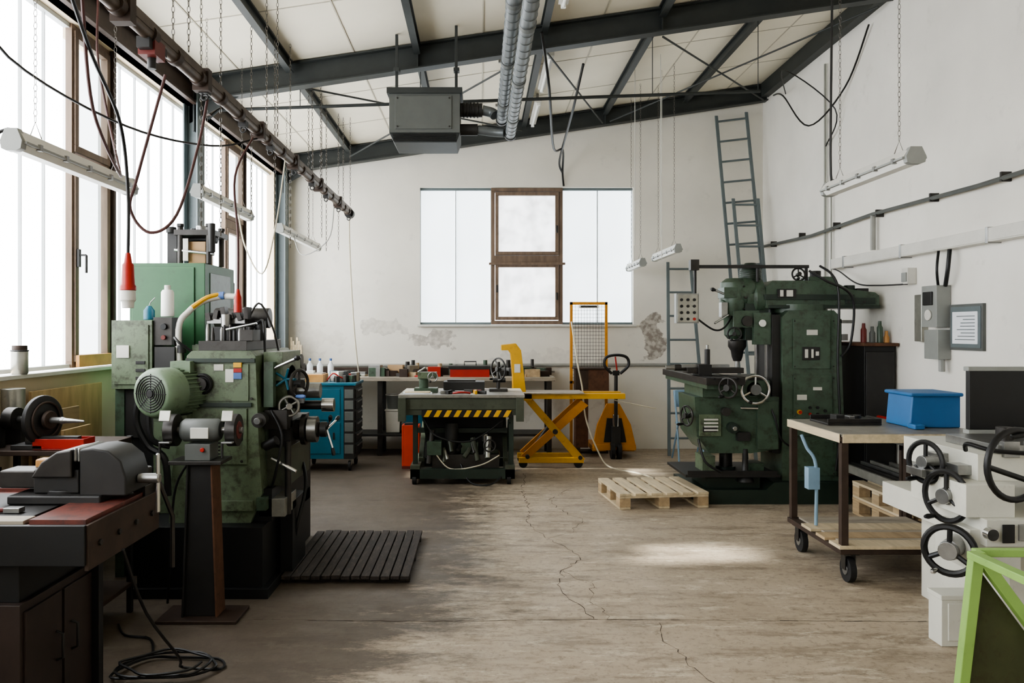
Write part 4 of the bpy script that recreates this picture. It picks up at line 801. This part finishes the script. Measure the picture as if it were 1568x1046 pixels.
g.cyl((2.35,7.62,.25),(2.35,7.62,.46),.06,'iron').cyl((2.35,7.62,.13),(2.35,7.62,.3),.09,'green_dk2').cyl((2.45,7.36,.2),(2.45,7.36,.50),.025,'dark').lathe((2.45,7.36,.2),(0,0,1),[(0,.08),(.03,.07),(.08,.03),(.2,.025)],'dark',16)
g.box((2.08,7.45,.275),(2.2,7.7,.42),'green').box((2.5,7.4,.275),(2.64,7.6,.36),'green_dk').tube([(2.0,7.3,.6),(2.05,7.25,.4),(2.2,7.25,.3)],.012,'black',6,5)
# hoses
g.tube([(3.2,7.5,2.2),(3.26,7.36,2.1),(3.29,7.3,1.9),(3.28,7.3,1.3),(3.3,7.3,.7),(3.28,7.34,.3)],.012,'black',7,7).tube([(3.08,7.45,2.15),(3.18,7.32,2.05),(3.42,7.32,1.9),(3.42,7.34,1.5),(3.34,7.36,1.35)],.012,'black',7,7).tube([(2.65,7.4,1.0),(2.7,7.3,.8),(2.76,7.3,.6),(2.9,7.34,.5)],.01,'black',7,7).cyl((3.36,7.45,.3),(3.36,7.45,1.7),.02,'dark')
g.box((3.36,7.4,1.5),(3.42,7.55,1.56),'steel').box((3.36,7.4,1.66),(3.46,7.46,1.69),'steel')
for z in (1.68,1.26,1.15,.8,.55,.27): g.bolt((3.27,7.365,z),(0,-1,0),.008,.008).bolt((2.91,7.365,z),(0,-1,0),.008,.008)
g.done()

# dark cabinet behind mill
g=B('dark_storage_cabinet',.005); g.box((3.5,7.25,0),(3.78,8.1,1.45),'black').box((3.47,7.2,1.45),(3.79,8.15,1.48),'rust').box((3.51,7.235,.1),(3.77,7.252,1.4),'dark'); g.done()
for x,k,h in ((3.55,'darkred',.15),(3.63,'heater',.12),(3.70,'green_dk',.17),(3.76,'orangewood',.08)):
    g=B('spray_can',.002); g.lathe((x-.01,7.35,1.48),(0,0,1),[(0,.026),(h-.03,.026),(h-.01,.016),(h+.03,.014)],k,14); g.done()

# pallet (blocks, stringers, boards)
def pallet(x0,y0,w,d,z,rz=0,k='woodpale',nb=6):
    g=B('wooden_pallet',.003); h=.14
    for x in (x0,x0+w/2-.05,x0+w-.1):
        g.box((x,y0,z),(x+.1,y0+d,z+.02),k)
        for y in (y0,y0+d/2-.06,y0+d-.12): g.box((x,y,z+.02),(x+.1,y+.12,z+.098),'woodlight')
    for y in (y0,y0+d/2-.06,y0+d-.12): g.box((x0,y,z+.098),(x0+w,y+.12,z+.12),k)
    st=(w-.1)/(nb-1)
    for i in range(nb): g.box((x0+i*st,y0-.005,z+.12),(x0+i*st+.1,y0+d+.005,z+.142),k)
    return g.done(rz=rz)
pallet(1.20,7.12,.82,.76,0,6)
pallet(3.25,6.15,.5,.8,0,0,'woodlight',4); pallet(3.25,6.15,.5,.8,.143,0,'woodpale',4)

# wheeled table
g=B('wheeled_workshop_cart',.004); x0,x1,y0,y1=2.27,3.15,5.0,5.85
for x,y in ((x0,y0),(x1-.045,y0),(x0,y1-.045),(x1-.045,y1-.045)):
    g.box((x,y,.2),(x+.045,y+.045,.9),'ironbrown')
g.box((x0-.01,y0-.01,.9),(x1+.07,y1+.01,.925),'ironbrown').box((x0,y0,.925),(x1+.06,y1,.945),'greytop').box((x0,y0-.015,.89),(x1+.06,y0-.01,.945),'woodpale').box((x0-.015,y0,.89),(x0-.01,y1,.945),'woodpale')
g.box((x0-.01,y0-.01,.19),(x1+.01,y1+.01,.225),'ironbrown').box((x0+.05,y0+.05,.225),(x1-.05,y1-.05,.24),'woodtop').box((x0-.02,y0-.02,.225),(x1,y0+.14,.245),'woodpale').box((x0-.02,y0+.2,.225),(x1-.1,y0+.34,.245),'woodlight').box((x0-.02,y0+.42,.226),(x1,y0+.58,.246),'woodpale')
for x,y in ((x0+.07,y0+.06),(x1-.1,y0+.06),(x0+.05,y1-.1),(x1-.1,y1-.1)):
    g.cyl((x-.02,y,.08),(x+.02,y,.08),.08,'rubber').cyl((x-.025,y,.08),(x+.025,y,.08),.035,'steel').box((x-.035,y-.03,.08),(x-.028,y+.03,.19),'iron').box((x+.028,y-.03,.08),(x+.035,y+.03,.19),'iron').box((x-.05,y-.05,.18),(x+.05,y+.05,.19),'iron')
g.tube([(x0-.03,y1-.3,.87),(x0+.0,y1-.32,.78),(x0+.05,y1-.35,.66),(x0+.05,y1-.35,.25)],.012,'paleblue',8,5).box((x0-.01,y1-.37,.50),(x0+.07,y1-.30,.65),'paleblue')
g.done()
g=B('blue_plastic_crate',.01); g.prism([(2.86,.946),(3.20,.946),(3.20,1.17),(2.88,1.17)],'xz',5.3,5.62,'blue').box((2.86,5.28,1.155),(3.21,5.64,1.18),'blue').box((2.84,5.2,.946),(2.91,5.3,.98),'blue'); g.done()
g=B('steel_parts_tray',.004); g.box((2.38,5.45,.946),(2.75,5.75,.96),'iron').box((2.38,5.45,.96),(2.75,5.46,.99),'iron').box((2.38,5.74,.96),(2.75,5.75,.99),'iron').box((2.46,5.5,.96),(2.52,5.6,1.01),'dark').box((2.56,5.52,.96),(2.6,5.6,1.0),'steel').cyl((2.65,5.6,.96),(2.65,5.6,1.0),.025,'dark'); g.done()
g=B('steel_bar_rack',.003)
for y in (6.05,7.0):
    for x in (3.2,3.76): g.box((x,y,0 ),(x+.035,y+.035,.72),'ironbrown')
    g.box((3.2,y,.68),(3.79,y+.035,.72),'ironbrown').box((3.2,y,.32),(3.79,y+.035,.35),'ironbrown')
for i in range(9): g.box((3.2+i*.06,5.9+R(0,.05),.72),(3.235+i*.06,7.15,.76+R(0,.04)),random.choice(['steel','tin','iron','offwhite','rust']))
for i in range(4): g.cyl((3.25+i*.1,5.9,.82),(3.25+i*.1,7.1,.82),.02,random.choice(['steel','tin','red']),seg=10)
g.box((3.2,5.95,.79),(3.72,7.1,.80),'tin')
for i in range(6): g.box((3.22+i*.085,6.0+R(0,.1),.35),(3.25+i*.085,7.1,.39+R(0,.05)),random.choice(['steel','iron','rust','tin']))
g.done()

# cream tool grinder with handwheels
g=B('tool_grinding_machine',.008)
g.box((2.66,4.0,0),(3.5,4.8,.55),'cream').box((2.45,3.85,.55),(3.5,4.85,.68),'cream').box((2.38,3.9,.68),(2.62,4.4,.84),'cream').box((2.5,4.0,.84),(3.4,4.7,.975),'cream').box((2.43,4.05,.86),(3.5,4.15,.91),'steel').box((2.43,4.25,.90),(3.5,4.35,.94),'steel')
g.box((2.30,4.15,.83),(2.5,4.3,.87),'steel').box((2.6,3.84,.58),(3.3,3.852,.66),'steel')
g.wheel((2.36,4.22,.90),(-1,-.35,0),.105,'black',.014,3,.035,'black','steel').cyl((2.36,4.22,.9),(2.5,4.28,.9),.03,'steel')
g.wheel((2.37,4.05,.755),(-1,-.35,0),.125,'black',.015,3,.04,'black','steel').cyl((2.37,4.05,.755),(2.5,4.1,.755),.045,'steel')
g.wheel((2.31,3.92,.515),(-1,-.9,0),.115,'black',.017,3,.045,'chrome','steel').cyl((2.31,3.92,.515),(2.48,4.08,.53),.05,'steel').box((2.40,3.9,.42),(2.65,4.2,.62),'cream')
g.box((2.6,4.0,.975),(3.4,4.45,1.02),'steel').tube([(2.5,4.1,.98),(2.48,4.05,1.02),(2.55,3.95,1.0),(2.75,3.9,.99)],.012,'black',7,5)
for i in range(5): g.box((2.62+i*.12,3.98,.96),(2.70+i*.12,4.02,1.04),'steel')
g.cyl((2.45,3.84,.62),(2.45,3.80,.62),.03,'chrome').box((2.52,3.84,.57),(2.58,3.845,.66),'dark').cyl((2.7,4.1,1.02),(2.7,4.1,1.1),.04,'iron')
g.done()
g=B('black_hoop_handle_press',.006)
g.ring((2.30,3.42,1.02),(.25,-1,0),.15,.014,'black',32,10) ; g.box((2.40,3.4,.0),(2.46,3.46,1.2),'black').box((2.35,3.3,0),(2.65,3.56,.03),'black').box((2.46,3.4,1.13),(2.75,3.46,1.19),'black').cyl((2.40,3.43,.93),(2.7,3.43,.93),.022,'dark').box((2.46,3.35,.3),(2.75,3.52,.62),'dark').cyl((2.28,3.42,1.14),(2.42,3.43,1.16),.012,'black').cyl((2.15,3.38,1.02),(2.42,3.43,.93),.012,'black'); g.done()
g=B('black_sheet_panel',.004); g.box((2.84,4.62,1.02),(3.65,4.66,1.38),'black').box((2.83,4.61,.995),(3.66,4.67,1.02),'greyplastic').box((2.83,4.615,1.36),(3.66,4.665,1.385),'greyplastic').box((2.9,4.5,.977),(2.94,4.75,.997),'dark').box((3.34,4.5,.977),(3.38,4.75,.997),'dark'); g.done()
g=B('white_enamel_box',.01); g.box((2.33,4.02,.0),(2.58,4.14,.25),'cream'); g.box((2.325,4.015,.235),(2.585,4.145,.26),'cream').box((2.36,4.012,.03),(2.55,4.02,.22),'cream'); g.done()
# lime green stand
g=B('lime_steel_stand',.004)
for yy in (2.65,3.08):
    g.prism([(1.83,0),(1.87,0),(1.955,.73),(1.91,.73)],'xz',yy,yy+.04,'lime'); g.prism([(1.91,.73),(1.955,.74),(2.50,0),(2.45,0)],'xz',yy,yy+.04,'lime')
g.prism([(1.88,.02),(1.945,.68),(2.43,.02)],'xz',3.125,3.133,'olive').box((1.905,2.65,.705),(1.95,3.12,.735),'lime').box((1.95,3.13,.705),(2.5,3.165,.735),'lime').box((2.46,3.13,0),(2.5,3.165,.705),'lime')
g.done()

# ---------------------------------------------------------------- light & camera
wd=bpy.data.worlds.new('w'); bpy.context.scene.world=wd; wd.use_nodes=True
bg=wd.node_tree.nodes['Background']; bg.inputs[0].default_value=(.95,.97,1,1); bg.inputs[1].default_value=2.6
sd=bpy.data.lights.new('sun','SUN'); sd.energy=9; sd.angle=math.radians(2.6); sd.color=(1,.96,.9)
so=bpy.data.objects.new('sun',sd); bpy.context.scene.collection.objects.link(so); so.location=(-8,5,8)
so.rotation_euler=V((1,.03,-.753)).to_track_quat('-Z','Y').to_euler()
cd=bpy.data.cameras.new('cam'); co=bpy.data.objects.new('camera',cd); bpy.context.scene.collection.objects.link(co)
co.location=(0,0,1.6); co.rotation_euler=(math.radians(90),0,0); cd.sensor_width=36; cd.lens=28.0; cd.shift_x=.03125; cd.shift_y=-.0115
bpy.context.scene.camera=co
vs=bpy.context.scene.view_settings; vs.view_transform='AgX'
try: vs.look='AgX - Medium High Contrast'
except Exception as ex: print(ex)
vs.exposure=1.05
